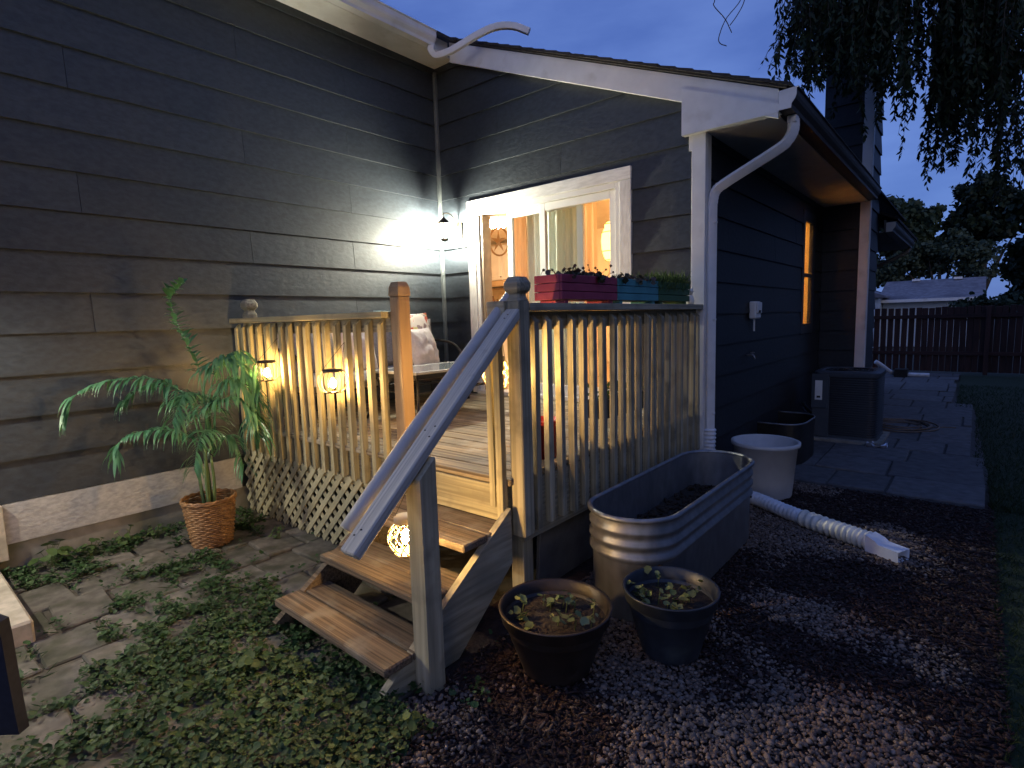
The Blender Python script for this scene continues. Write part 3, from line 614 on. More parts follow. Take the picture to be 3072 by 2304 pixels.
# clover and weeds between the pavers
def pave_edge(x, y):
    best = 9
    for px, py in pavers:
        if px-.02 < x < px+PXS+.02 and py-PYS-.02 < y < py+.02:
            d = min(x-px, px+PXS-x, py-y, y-(py-PYS)); return d
    return -.01
cp, cn_, cs, c_sp = [], [], [], []
for _ in range(95000):
    x = random.uniform(.03, 3.75); y = random.uniform(-4.75, -2.58)
    if x-y*.9 > 7.75 and x > 3.4: continue
    if x < 1.25 and y < -4.2: continue
    if x > 2.15 and y > -3.2 and x < 3.25 and random.random() < .93: continue
    if x > 3.25 and (y > -3.05 or x > 3.30+.25*vnoise((x, y), 3, 8)): continue
    e = pave_edge(x, y); q = vnoise((x, y), 1.7, 1.3); q2 = vnoise((x, y), 6, 5.0)
    near = (x*.55-y*.62); cover = (q-.505)*3.4+(near-3.05)*.10+(q2-.5)*1.4+(.35 if x > 2.2 and y < -3.5 else 0)
    if x < .45: cover += .5*(1-x/.45)
    if y > -3.15 and x > .8: cover -= .75
    if x > 2.6 and y < -3.35: cover += .7
    cover += .45 if e < .025 else (.10 if e < .06 else -.34)
    if random.random() > cover: continue
    if random.random() > .62: continue
    h = random.uniform(.004, .05)*(.5+1.0*q2); s = .0045+.0155*random.random()**1.8
    cp.append((x, y, h)); cs.append(s); cn_.append((random.gauss(0, .38), random.gauss(0, .38), 1))
CLOV = ramp_mat('clover_leaf', [(.012, .036, .010), (.026, .066, .018), (.040, .094, .028), (.020, .050, .014), (.085, .14, .06), (.034, .064, .020)], rough=.6, trans=.2)
tag(scatter('clover', ROUND[0], ROUND[1], cp, cn_, RNG.uniform(0, 6.28, len(cp)), cs, CLOV), 'low green clover and creeping weeds growing over the patio pavers', 'clover', kind='stuff')
# stems / grass blades mixed into the clover
bp_, bn_, bs_ = [], [], []
for i in range(0, len(cp), 3):
    x, y, h = cp[i]; bp_.append((x+random.gauss(0, .02), y+random.gauss(0, .02), .0)); bn_.append((random.gauss(0, 1), random.gauss(0, 1), .25)); l = random.uniform(.03, .075); bs_.append((l, l*.22, l))
tag(scatter('weed_grass', NARROW[0], NARROW[1], bp_, bn_, RNG.uniform(-.8, .8, len(bp_)), bs_, CLOV), 'thin grass blades sprouting among the clover', 'grass', kind='stuff')
# leafy weeds along the foundation
def weed(x, y, h, n, s, label):
    t = thing('weed', (x, y, 0), label, 'weed', 'leafy weeds along the foundation'); g = G(); P_, Nn, S = [], [], []
    for k in range(n):
        a = random.uniform(0, 2*PI); d = random.uniform(.01, .10)*h/.15; hh = h*random.uniform(.3, 1); tip = (x+d*math.cos(a), y+d*math.sin(a), hh)
        g.tube([(x+.3*d*math.cos(a), y+.3*d*math.sin(a), 0), ((x+tip[0])/2, (y+tip[1])/2, hh*.6), tip], .002, 4, False); P_.append(tip); Nn.append((math.cos(a)*.6, math.sin(a)*.6, 1)); S.append(s*random.uniform(.6, 1.1))
    g.build('stem', STEMM, t); scatter('leaves', ROUND[0], ROUND[1], P_, Nn, RNG.uniform(0, 6, n), S, WEEDM, parent=t)
STEMM = pmat('green_stem', (.05, .08, .02), (.08, .11, .035), scale=20, rough=.7, bump=.1)
WEEDM = ramp_mat('weed_leaf', [(.035, .065, .015), (.06, .105, .028), (.10, .15, .05), (.045, .08, .02)], rough=.55, trans=.2)
wl = [(.13, -3.93, .17, 14, .040, 'broad-leaved weed beside the stoop corner at the foundation'), (.14, -3.70, .13, 14, .026, 'second weed from the stoop against the foundation'),
      (.12, -3.48, .14, 16, .024, 'dark leafy weed in the middle of the foundation'), (.15, -3.30, .12, 14, .022, 'leafy weed against the foundation just before the wicker basket'),
      (2.42, -3.62, .11, 10, .034, 'pale broad-leaved weed in front of the lowest step'), (.95, -2.72, .10, 14, .018, 'straggly weed at the foot of the lattice behind the basket'),
      (1.75, -2.66, .09, 12, .020, 'small weed at the foot of the lattice near the steps'), (3.34, -3.42, .10, 12, .020, 'weed with trailing stems at the foot of the newel post')]
for a in wl: weed(*a)
# lawn blades
lp, ln, ls = [], [], []
for _ in range(16000):
    y = 1.0+9*random.random()**1.6; x = (5.1 if y < 2.4 else (5.0 if y < 6.6 else 4.75))+random.random()**1.3*2.2
    lp.append((x, y, -.012)); ln.append((random.gauss(0, 1), random.gauss(0, 1), .3)); l = random.uniform(.03, .07); ls.append((l, l*.25, l))
for _ in range(5000):
    y = random.uniform(-3, 1); x = 5.1+random.random()**1.3*.8; lp.append((x, y, -.012)); ln.append((random.gauss(0, 1), random.gauss(0, 1), .3)); l = random.uniform(.03, .06); ls.append((l, l*.25, l))
tag(scatter('lawn_grass', NARROW[0], NARROW[1], lp, ln, RNG.uniform(.6, 2.2, len(lp)), ls, ramp_mat('lawn_blade', [(.012, .026, .008), (.024, .045, .014), (.035, .06, .02)], rough=.7, trans=.2)), 'dark mown lawn beside the paver path', 'grass', kind='stuff')
# ================================================================== LAMPS
def bulb(name, c, r, h, m, parent):
    return G().lathe([(0, -h), (r*.6, -h*.85), (r, -h*.3), (r*.95, h*.2), (r*.6, h*.75), (r*.35, h), (0, h)], c, 12).build(name, m, parent, True)
COOL = emit('porch_bulb_glow', (1.0, .95, .74), 2100); WARM = emit('door_bulb_glow', (1.0, .90, .72), 1450)
LGL = glassy('lamp_glass', (.98, .98, .95))
def wall_lamp(base, outv, label, bm, arm=.24):
    """lantern on a short arm: backplate, arm, cap, cage, panes, bulb"""
    base, o = Vector(base), Vector(outv); side = Vector((-o.y, o.x, 0)); t = thing('wall_lamp', base, label, 'wall lamp'); c = base+o*arm
    M = frame(base+o*.008, o, side, Vector((0, 0, 1))); child('backplate', cbox(.016, .10, .20, .004, BRONZE), M, t)
    G().tube(curve([base+o*.012+Vector((0, 0, .05)), base+o*arm*.5+Vector((0, 0, .17)), c+Vector((0, 0, .17)), c+Vector((0, 0, .12))], 10), .007, 8).build('arm', BRONZE, t, True)
    G().lathe([(.010, .13), (.02, .12), (.085, .068), (.092, .055), (.085, .055), (.01, .10)], c, 4).build('cap', BRONZE, t)
    g = G()
    for sx in (-1, 1):
        for sy in (-1, 1): g.tube([c+o*(.055*sx)+side*(.055*sy)+Vector((0, 0, .056)), c+o*(.042*sx)+side*(.042*sy)+Vector((0, 0, -.115))], .0045, 6)
    g.build('cage', BRONZE, t); G().lathe([(.0, -.135), (.03, -.13), (.062, -.118), (.062, -.108), (0, -.108)], c, 4).build('base', BRONZE, t)
    bulb('bulb', c+Vector((0, 0, -.03)), .034, .052, bm, t); return t
wall_lamp((.325, -.022, 2.635), (0, -1, 0), 'glaring white lantern wall lamp in the inside corner beside the sliding door', COOL)
bn = thing('barn_light', (.03, -5.15, 1.85), 'gooseneck barn light over the back door stoop, beyond the left edge', 'wall lamp'); bc = Vector((.45, -5.15, 1.92))
G().lathe([(0, -.01), (.06, -.01), (.06, .01), (0, .012)], (.03, -5.15, 2.0), 16).build('backplate', BRONZE, bn); G().tube(curve([(.03, -5.15, 2.0), (.18, -5.15, 2.22), (.38, -5.15, 2.22), (.45, -5.15, 2.10)], 14), .012, 8).build('gooseneck', BRONZE, bn, True)
G().lathe([(.03, .18), (.05, .15), (.10, .11), (.17, .03), (.19, .0), (.186, .0), (.165, .028), (.095, .105), (.04, .145), (0, .15)], bc, 28).build('shade', BRONZE, bn, True); bulb('bulb', bc+Vector((0, 0, .045)), .034, .05, WARM, bn)
def lantern(c, kind, label, hang, s=1.0):
    c = Vector(c); t = thing('lantern', c-Vector((0, 0, .08)), label, 'lantern', 'solar lanterns hung round the deck')
    if kind == 'wire':
        R_, H_ = .097, .070; LM = BRONZE
        G().lathe([(0, .012), (.060, .010), (.066, .003), (.066, -.008), (0, -.012)], c+Vector((0, 0, H_)), 20).build('solar_cap', BLACKM, t, True)
        G().lathe([(.0, -.004), (.058, -.004), (.058, .003), (0, .003)], c-Vector((0, 0, H_)), 20).build('base_ring', LM, t, True)
        g = G()
        for k in range(14):
            a = 2*PI*k/14; d = Vector((math.cos(a), math.sin(a), 0)); g.tube(curve([c+d*.062+Vector((0, 0, H_)), c+d*.092+Vector((0, 0, H_*.55)), c+d*R_, c+d*.090-Vector((0, 0, H_*.6)), c+d*.056-Vector((0, 0, H_))], 9), .0022, 5, False)
        g.build('wire_cage', LM, t, True); bulb('bulb', c-Vector((0, 0, .012)), .020, .032, BULB, t); top = c+Vector((0, 0, H_+.01)); rr = .06
    else:
        H_ = .075
        G().lathe([(0, .030), (.046, .029), (.050, .024), (.050, -.002), (.044, -.006), (0, -.004)], c+Vector((0, 0, H_)), 24).build('solar_cap', pmat('pale_lantern_cap', (.30, .26, .22), (.36, .32, .27), scale=9, rough=.5, bump=.05), t, True)
        g = G(); CANE = CANEM
        for sg in (-1, 1):
            for k in range(11):
                pts = []
                for i in range(11):
                    u = i/10; a = 2*PI*(k/11)+sg*u*1.25; z = H_-.150*u; r = .046+.036*math.sin(min(1, u*1.08)*PI)**.8 if u < .97 else .045
                    pts.append(c+Vector((r*math.cos(a), r*math.sin(a), z)))
                g.tube(pts, .0030, 5, False)
        for z, r in ((-.075, .046), (-.068, .052)): g.tube([c+Vector((r*math.cos(a), r*math.sin(a), z)) for a in np.linspace(0, 2*PI, 19)], .004, 5, False)
        g.build('cane_cage', CANE, t, True); G().lathe([(0, 0), (.046, 0), (.046, .004), (0, .004)], c-Vector((0, 0, .078)), 18).build('base_ring', CANE, t)
        bulb('bulb', c+Vector((0, 0, .005)), .021, .034, BULB, t); top = c+Vector((0, 0, H_+.02)); rr = .048
    hang = Vector(hang); g = G(); dv = Vector((.7, .7, 0))*rr
    for sg in (-1, 1): g.tube([top+dv*sg, top.lerp(hang, .5)+dv*sg*.5, hang], .0016, 5, False)
    g.build('handle_cord', BRONZE, t); return t
CANEM = pmat('pale_cane', (.22, .165, .085), (.30, .23, .13), scale=30, rough=.6, bump=.1)
lantern((.845, -2.655, 1.275), 'wire', 'lit wire lantern on the picket rail, the one nearer the palm', (.855, -2.56, 1.52))
lantern((1.735, -2.660, 1.240), 'wire', 'lit wire lantern on the picket rail, the one nearer the cedar post', (1.74, -2.56, 1.49))
lantern((2.93, -2.395, 1.305), 'cane', 'lit cane lantern hanging inside the deck corner post behind the handrail', (2.99, -2.42, 1.56))
lantern((3.005, -3.135, .635), 'cane', 'lit cane lantern hanging under the handrail over the lower steps', (3.06, -3.10, .955))

# ================================================================== THE ROOM'S CONTENTS
CUR_P = cloth('pale_sheer', (.72, .80, .76), (.84, .90, .86), .08, 12, stretch=(6, 6, .3)); CUR_T = cloth('tan_drape', (.78, .58, .40), (.86, .66, .48), .5, 12, stretch=(6, 6, .3))
def drape(x0, x1, y, m, label, folds, amp=.03):
    n = folds*8; v = []; f = []; ph = random.random()*6
    for i in range(n+1):
        u = i/n; x = x0+(x1-x0)*u; w = math.sin(u*folds*2*PI+ph)+.4*math.sin(u*folds*5.1+ph*2)
        for z, k in ((ZD+.03, 1.2), (1.8, 1.0), (2.95, .6)): v.append((x, y+amp*w*k, z))
    for i in range(n):
        for j in range(2): a = i*3+j; f.append([a, a+3, a+4, a+1])
    o = mk('curtain', v, f, m, None, True); return tag(o, label, 'curtain', 'curtains in the glass door')
drape(.80, 1.04, .33, CUR_T, 'tan drape behind the sliding panel nearest the kitchen gap', 3)
drape(1.02, 1.72, .36, CUR_P, 'pale sheer curtain in the middle of the glass door', 7)
drape(1.71, 1.93, .33, CUR_T, 'orange-lit tan drape beside the glowing pendant lamp', 3)
rod = tag(G().tube([(.5, .345, 2.97), (2.6, .345, 2.97)], .012, 8).build('curtain_rod', BRONZE, None, True), 'dark curtain rod above the glass door', 'curtain rod')
pl = thing('pendant_lamp', (1.73, 1.0, 2.24), 'glowing yellow woven pendant lamp hanging behind the glass door', 'pendant lamp')
RAT = emit('pendant_shade_glow', (1.0, .60, .12), 3.0); RIB = pmat('rattan_rib', (.45, .28, .10), (.55, .36, .15), scale=20, rough=.6)
G().lathe([(.035, .0), (.075, .004), (.095, .05), (.112, .10), (.125, .22), (.112, .31), (.085, .36), (.085, .40), (.055, .425), (.0, .428)], (1.73, 1.0, 2.245), 22).build('shade', RAT, pl, True)
g = G()
for z, r in ((.004, .078), (.10, .115), (.31, .115), (.40, .088)): g.tube([(1.73+r*math.cos(a), 1.0+r*math.sin(a), 2.245+z) for a in np.linspace(0, 2*PI, 23)], .005, 6, False)
g.build('hoop', RIB, pl, True); G().tube([(1.73, 1.0, 2.66), (1.73, 1.0, RZ1)], .004, 6).build('cord', BLACKM, pl)
cl = thing('added_ceiling_light', (-1.2, 2.4, RZ1-.09), 'unseen ceiling dome added to light the kitchen', 'ceiling light')  # added source, out of view, brightens the kitchen gap
G().lathe([(0, -.06), (.10, -.05), (.17, -.01), (.18, .03), (0, .035)], (-1.2, 2.4, RZ1-.045), 20).build('dome', emit('kitchen_fill_glow', (1.0, .70, .40), 130), cl, True)
cl2 = thing('added_ceiling_light', (1.9, 3.2, RZ1-.09), 'unseen ceiling dome added to light the room by the side window', 'ceiling light')  # added source, out of view, sends light out through the side window
G().lathe([(0, -.06), (.10, -.05), (.17, -.01), (.18, .03), (0, .035)], (1.9, 3.0, RZ1-.045), 20).build('dome', emit('window_fill_glow', (1.0, .62, .27), 200), cl2, True)
bl = thing('roller_shade', (3.06, 3.7, 1.4), 'cream roller shade lowered in the narrow side window', 'roller shade')
G().box(3.120, 3.123, WY0+.02, WY1-.02, WZ0+.02, WZ1).build('cloth', cloth('cream_shade', (.78, .60, .32), (.84, .68, .40), .75, 8, stretch=(1, 9, .4)), bl); G().tube([(3.10, WY0+.02, WZ1-.02), (3.10, WY1-.02, WZ1-.02)], .02, 8).build('roller', VINYL, bl, True)
flp = thing('added_floor_lamp', (2.55, 2.35, ZD), 'unseen floor lamp added to make the side window glow', 'floor lamp')  # added source behind the shade cloth, for the window's glow
G().tube([(2.55, 2.35, ZD+.02), (2.55, 2.35, 2.25)], .012, 8).build('pole', BRONZE, flp, True); G().lathe([(0, 0), (.13, 0), (.13, .02), (0, .025)], (2.55, 2.35, ZD+.02), 20).build('base', BRONZE, flp, True)
G().lathe([(.16, 0), (.11, .22)], (2.55, 2.35, 2.15), 24).build('shade', emit('added_lamp_glow', (1.0, .52, .18), 22), flp, True)
# kitchen along the far left corner
CABW = pmat('white_cabinet', (.62, .60, .56), (.68, .66, .62), scale=5, rough=.4, bump=.05)
for i, (x0, x1) in enumerate(((-3.38, -2.95), (-2.94, -2.50), (-2.49, -2.05))):
    c = thing('kitchen_cabinet', ((x0+x1)/2, 4.2, 2.45), ('white upper cabinet in the kitchen corner', 'white upper cabinet second from the kitchen corner', 'white upper cabinet third from the kitchen corner')[i], 'cabinet', 'kitchen upper cabinets')
    box('body', x0, x1, 4.02, 4.34, 2.42, 3.12, CABW, c); box('door', x0+.01, x1-.01, 3.998, 4.018, 2.43, 3.11, CABW, c, along=2); box('door_panel', x0+.07, x1-.07, 3.990, 3.997, 2.50, 3.04, CABW, c, along=2); box('knob', x1-.04, x1-.02, 3.97, 3.997, 2.48, 2.50, BRONZE, c)
hdw = thing('range_hood', (-2.75, 4.1, 2.2), 'brown wooden range hood over the kitchen stove', 'range hood'); box('body', -3.15, -2.35, 3.85, 4.34, 2.26, 2.41, CEDAR, hdw); box('trim', -3.17, -2.33, 3.84, 3.849, 2.25, 2.29, BRONZE, hdw)
TILE = pmat('splash_tile', (.55, .48, .38), (.64, .57, .46), scale=5, rough=.3, bump=.05, rnd=.08); bs = thing('backsplash', (-2.6, 4.34, 1.7), 'beige tiled backsplash behind the kitchen stove', 'backsplash')
for i in range(9):
    for j in range(4): box('tile', -3.38+i*.155, -3.38+i*.155+.15, 4.335, 4.347, 1.70+j*.15, 1.70+j*.15+.145, TILE, bs, along=0)
ct = thing('kitchen_counter', (-2.6, 4.0, ZD), 'kitchen counter with pale top below the tiled wall', 'counter'); box('cabinet', -3.38, -2.0, 3.75, 4.33, ZD+.02, 1.64, CABW, ct); box('worktop', -3.39, -1.98, 3.72, 4.333, 1.645, 1.685, STOOPC, ct)
sv_ = thing('stove', (-2.75, 3.8, ZD), 'white kitchen stove with a lit display on its back panel', 'stove'); box('body', -3.10, -2.40, 3.66, 3.715, ZD+.02, 1.69, CABW, sv_); box('back_panel', -3.10, -2.40, 4.22, 4.33, 1.69, 1.90, CABW, sv_); box('display', -2.98, -2.84, 4.212, 4.219, 1.76, 1.84, BLACKM, sv_); box('clock', -2.95, -2.89, 4.208, 4.211, 1.79, 1.81, emit('stove_clock_glow', (.25, .55, 1), 3), sv_)
for i, (x, cB, lb) in enumerate(((-3.2, (.5, .5, .45), 'white bottle on the stove panel'), (-3.02, (.25, .10, .03), 'dark brown bottle on the stove panel'), (-2.9, (.35, .22, .05), 'short amber jar on the stove panel'))):
    b_ = thing('bottle', (x, 4.27, 1.90), lb+' in the kitchen', 'bottle', 'bottles on the stove panel'); h = (.26, .22, .15)[i]
    G().lathe([(0, 0), (.035, 0), (.036, h*.6), (.014, h*.78), (.014, h*.95), (0, h*.95)], (x, 4.27, 1.902), 12).build('body', pmat('bottle_glass_%d' % i, cB, rough=.2), b_, True); G().lathe([(0, 0), (.016, 0), (.016, h*.08), (0, h*.08)], (x, 4.27, 1.902+h*.95), 10).build('lid', BLACKM, b_)
hp_ = thing('hanging_hoop', (.47, .5, 2.39), 'round wooden hoop ornament hanging in the kitchen gap of the door', 'ornament')
g = G().tube([(.47+.115*math.cos(a)*.75, .5+.115*math.cos(a)*.66, 2.55+.165*math.sin(a)) for a in np.linspace(0, 2*PI, 25)], .011, 8, False); g.build('hoop', CEDAR, hp_, True)
g = G()
for k in range(5): a = PI/2+2*PI*k/5; g.prism([(.47, .49, 2.55), (.47+.03*math.cos(a+.6)*.75, .49+.03*math.cos(a+.6)*.66, 2.55+.045*math.sin(a+.6)), (.47+.1*math.cos(a)*.75, .49+.1*math.cos(a)*.66, 2.55+.145*math.sin(a)), (.47+.03*math.cos(a-.6)*.75, .49+.03*math.cos(a-.6)*.66, 2.55+.045*math.sin(a-.6))], (.006, -.006, 0))
g.build('star', CEDAR, hp_); G().tube([(.47, .5, 2.71), (.47, .5, RZ1)], .002, 5).build('string', BLACKM, hp_)

# ================================================================== ON THE DECK
sofa = thing('loveseat', (.5, -1.35, ZD), 'black metal patio loveseat with grey cushions against the siding', 'loveseat')
GREYC = pmat('grey_cushion_fabric', (.30, .29, .28), (.38, .37, .36), scale=60, rough=.95, bump=.3, bd=.003)
def cushion(name, c, sx, sy, sz, m, parent, rot=(0, 0, 0), puff=.5, wr=.0):
    """pillow: pinched edge, fuller middle; sx,sy face size, sz thickness; local Z is the face normal"""
    n = 16; v = []; f = []
    for side in (1, -1):
        for i in range(n+1):
            for j in range(n+1):
                a, b = 2*i/n-1, 2*j/n-1; e = max(0, (1-abs(a)**2.6))**puff*max(0, (1-abs(b)**2.6))**puff
                pin = 1-.06*(1-abs(a)**2)*(abs(b)**4); pin2 = 1-.06*(1-abs(b)**2)*(abs(a)**4)
                wz = wr*noise.noise(Vector((a*3.1+c[0]*9, b*5.3, side+c[1])))*e
                v.append((a*sx/2*pin2, b*sy/2*pin, side*(sz/2*e+.002)+wz*side))
    N_ = (n+1)*(n+1)
    for s in (0, 1):
        for i in range(n):
            for j in range(n):
                a = s*N_+i*(n+1)+j; q = [a, a+n+1, a+n+2, a+1]; f.append(q if s == 0 else q[::-1])
    me = newmesh(name, v, f, m, True); return child(name, me, Matrix.Translation(Vector(c)) @ Euler(rot).to_matrix().to_4x4(), parent)
fr = G()
for y in (-2.28, -.42):
    fr.tube(curve([(.18, y, ZD+.0), (.16, y, 1.1), (.12, y, 1.62)], 8), .014, 8)
    fr.tube(curve([(.16, y, 1.40), (.35, y, 1.405), (.55, y, 1.37), (.67, y, 1.27), (.72, y, 1.10), (.76, y, ZD)], 16), .016, 8)
    fr.tube([(.18, y, 1.03), (.72, y, 1.03)], .012, 8)
for x, z in ((.12, 1.62), (.16, 1.10), (.72, 1.03)): fr.tube([(x, -2.28, z), (x, -.42, z)], .013, 8)
fr.build('frame', BLACKM, sofa, True)
for y in (-1.83, -.87):
    cushion('seat_cushion', (.47, y, 1.10), .60, .92, .16, GREYC, sofa, puff=.22); cushion('back_cushion', (.24, y, 1.40), .50, .90, .17, GREYC, sofa, rot=(0, PI/2-.15, 0), puff=.25)
WHITEP = pmat('white_pillow_fabric', (.58, .53, .51), (.66, .61, .59), scale=40, rough=.95, bump=.2, bd=.003)
m, t, b = nodes('floral_pillow_fabric'); n_, l_ = t.nodes.new, t.links.new
tc_ = n_('ShaderNodeTexCoord'); vo = n_('ShaderNodeTexVoronoi'); vo.inputs['Scale'].default_value = 24; no = n_('ShaderNodeTexNoise'); no.inputs['Scale'].default_value = 18
crr = n_('ShaderNodeValToRGB'); crr.color_ramp.interpolation = 'CONSTANT'; el = crr.color_ramp.elements; el[0].color = (.62, .56, .50, 1); el[1].position = .42; el[1].color = (.55, .48, .20, 1)
for p, c in ((.50, (.62, .56, .50)), (.62, (.55, .10, .06)), (.72, (.30, .22, .22)), (.82, (.65, .60, .55))): e = el.new(p); e.color = rgb(c)
sp = n_('ShaderNodeSeparateColor'); l_(tc_.outputs['Object'], no.inputs[0]); mxv = n_('ShaderNodeMix'); mxv.data_type = 'VECTOR'; mxv.inputs[0].default_value = .06
l_(tc_.outputs['Object'], mxv.inputs[4]); l_(no.outputs['Color'], mxv.inputs[5]); l_(mxv.outputs[1], vo.inputs['Vector']); l_(vo.outputs['Color'], sp.inputs[0]); l_(sp.outputs[0], crr.inputs[0]); l_(crr.outputs[0], b.inputs['Base Color']); b.inputs['Roughness'].default_value = .95
FLORAL = m; TEALP = pmat('teal_pillow_fabric', (.22, .32, .33), (.28, .38, .39), scale=30, rough=.95)
def pillow(c, s, m, rot, label, th=.17, wr=.03): o = cushion('pillow', c, s, s, th, m, None, rot, .55, wr); return tag(o, label, 'pillow')
pillow((.53, -.84, 1.335), .45, WHITEP, (.05, PI/2-.28, .30), 'wrinkled white pillow in front on the loveseat', .18, .05)
pillow((.37, -.80, 1.46), .52, FLORAL, (0, PI/2-.22, .12), 'floral pillow behind the white one on the loveseat')
pillow((.24, -.98, 1.56), .38, TEALP, (.2, PI/2-.15, 0), 'pale teal pillow peeking out above the floral one')
pillow((.48, -1.62, 1.36), .42, WHITEP, (0, PI/2-.25, -.1), 'white pillow seen through the pickets on the loveseat', .17, .04)
tb = thing('coffee_table', (1.17, -1.25, ZD), 'low black metal coffee table with a pale glass top', 'table')
X0, X1, Y0, Y1, TZ_ = .85, 1.50, -1.76, -.74, 1.20
box('glass_top', X0+.02, X1-.02, Y0+.02, Y1-.02, TZ_-.006, TZ_, GLASST, tb, c=.002)
PALEF = pmat('pale_table_rim', (.40, .39, .36), (.46, .45, .42), scale=10, rough=.4)
for a in ((X0, X1, Y0, Y0+.03), (X0, X1, Y1-.03, Y1), (X0, X0+.03, Y0+.03, Y1-.03), (X1-.03, X1, Y0+.03, Y1-.03)): box('rim', a[0], a[1], a[2], a[3], TZ_-.018, TZ_+.004, PALEF, tb); box('apron', a[0]+.003, a[1]-.003, a[2]+.003, a[3]-.003, TZ_-.055, TZ_-.019, BLACKM, tb)
for sx, x in ((-1, X0+.05), (1, X1-.05)):
    for sy, y in ((-1, Y0+.05), (1, Y1-.05)):
        G().tube(curve([(x, y, TZ_-.05), (x-sx*.02, y-sy*.02, 1.07), (x, y, .95), (x+sx*.07, y+sy*.07, ZD+.005)], 12), .012, 8).build('leg', BLACKM, tb, True)
g = G()
for y in (Y0+.06, Y1-.06): g.tube(curve([(X0+.06, y, 1.02), (X0+.3, y+(.12 if y < -1.2 else -.12), 1.0), (X1-.06, y, 1.02)], 10), .009, 6)
for x in (X0+.06, X1-.06): g.tube([(x, Y0+.06, 1.02), (x, Y1-.06, 1.02)], .009, 6)
g.build('stretcher', BLACKM, tb, True)
rbk = thing('bucket', (2.98, -2.03, ZD), 'red bucket on the deck behind the first pickets', 'bucket')
REDP = pmat('red_plastic', (.20, .012, .012), (.24, .018, .016), scale=5, rough=.4, bump=.03)
G().lathe([(0, .002), (.075, .002), (.095, .22), (.103, .222), (.103, .235), (.092, .236), (.075, .02), (0, .02)], (2.97, -2.03, ZD), 24).build('body', REDP, rbk, True); G().lathe([(.104, .0), (.107, .0), (.107, .012), (.104, .012)], (2.97, -2.03, ZD+.21), 24).build('rim', REDP, rbk)
# trough planter on a stand near the door
tp = thing('trough_planter', (2.93, -1.05, ZD), 'black trough planter with green plants on a stand by the pickets', 'planter')
G().box(2.86, 3.00, -1.36, -.76, .90, 1.03).build('trough', BLACKM, tp); G().box(2.875, 2.985, -1.345, -.775, 1.0, 1.032).build('soil', SOIL, tp)
for x, y in ((2.88, -1.32), (2.98, -1.32), (2.88, -.80), (2.98, -.80)): G().tube([(x, y, ZD), (x, y, .90)], .011, 8).build('leg', GALV, tp, True)
def leafmass(name, centers, nper, spread, size, m, parent, tmpl=NARROW, upb=.6):
    P_, Nn, S = [], [], []
    for c in centers:
        for _ in range(nper):
            P_.append((c[0]+random.gauss(0, spread), c[1]+random.gauss(0, spread), c[2]+abs(random.gauss(0, spread)))); Nn.append((random.gauss(0, 1), random.gauss(0, 1), upb)); S.append(size*random.uniform(.6, 1.2))
    return scatter(name, tmpl[0], tmpl[1], P_, Nn, RNG.uniform(0, 6.28, len(P_)), S, m, parent=parent)
GREENL = ramp_mat('potted_leaf', [(.03, .06, .015), (.05, .10, .025), (.08, .14, .04), (.035, .07, .02)], rough=.5, trans=.25)
leafmass('foliage', [(2.93, -1.32+k*.1, 1.04) for k in range(6)], 26, .045, .06, GREENL, tp)
# flower boxes on the rail
def flowerbox(y0, y1, m, label, plants):
    t = thing('flower_box', (3.03, (y0+y1)/2, 1.69), label, 'flower box', 'painted flower boxes on the right-hand rail'); x0, x1, z0 = 2.925, 3.125, 1.712
    for k in range(3):
        z = z0+k*.049
        box('slat', x0, x0+.016, y0, y1, z, z+.046, m, t); box('slat', x1-.016, x1, y0, y1, z, z+.046, m, t)
        box('slat', x0+.017, x1-.017, y0, y0+.016, z, z+.046, m, t); box('slat', x0+.017, x1-.017, y1-.016, y1, z, z+.046, m, t)
    for y in (y0+.06, y1-.06): box('foot', x0+.01, x1-.01, y-.02, y+.02, 1.690, z0-.001, m, t)
    G().box(x0+.018, x1-.018, y0+.018, y1-.018, z0+.004, z0+.125).build('soil', SOIL, t); plants(t, x0, x1, y0, y1, z0+.13); return t
PINK = pmat('pink_box_paint', (.30, .042, .085), (.37, .058, .11), scale=8, rough=.6, bump=.15, c3=(.24, .035, .07), s3=5); TEAL = pmat('teal_box_paint', (.07, .26, .30), (.09, .32, .36), scale=8, rough=.6, bump=.15); GRNB = pmat('green_box_paint', (.035, .10, .04), (.05, .13, .05), scale=8, rough=.6, bump=.15)
DKSTEM = pmat('dark_stem', (.05, .035, .025), (.09, .06, .04), scale=20, rough=.8); BUDM = ramp_mat('dry_bud', [(.05, .03, .025), (.10, .05, .04), (.07, .06, .03)], rough=.8)
def buds(t, x0, x1, y0, y1, z, n=46, hmax=.12):
    P_, S = [], []; g = G()
    for k in range(n):
        x, y = random.uniform(x0+.01, x1-.0), random.uniform(y0, y1); h = random.uniform(.01, hmax)**1.15; dx, dy = random.gauss(0, .03), random.gauss(0, .03)
        g.tube([(x, y, z-.01), (x+dx*.4, y+dy*.4, z+h*.6), (x+dx, y+dy, z+h)], .0014, 4, False); P_.append((x+dx, y+dy, z+h)); S.append(random.uniform(.006, .011))
    g.build('stem', DKSTEM, t); scatter('buds', ICO[0], ICO[1], P_, [(0, 0, 1)]*n, RNG.uniform(0, 6, n), S, BUDM, smooth=True, parent=t)['kind'] = 'stuff'
    leafmass('foliage', [(random.uniform(x0+.02, x1), random.uniform(y0+.02, y1-.02), z-.012) for _ in range(26)], 9, .022, .022, BUDL, t, ROUND)
BUDL = ramp_mat('succulent_leaf', [(.03, .035, .02), (.06, .05, .03), (.04, .06, .03), (.09, .05, .045)], rough=.6)
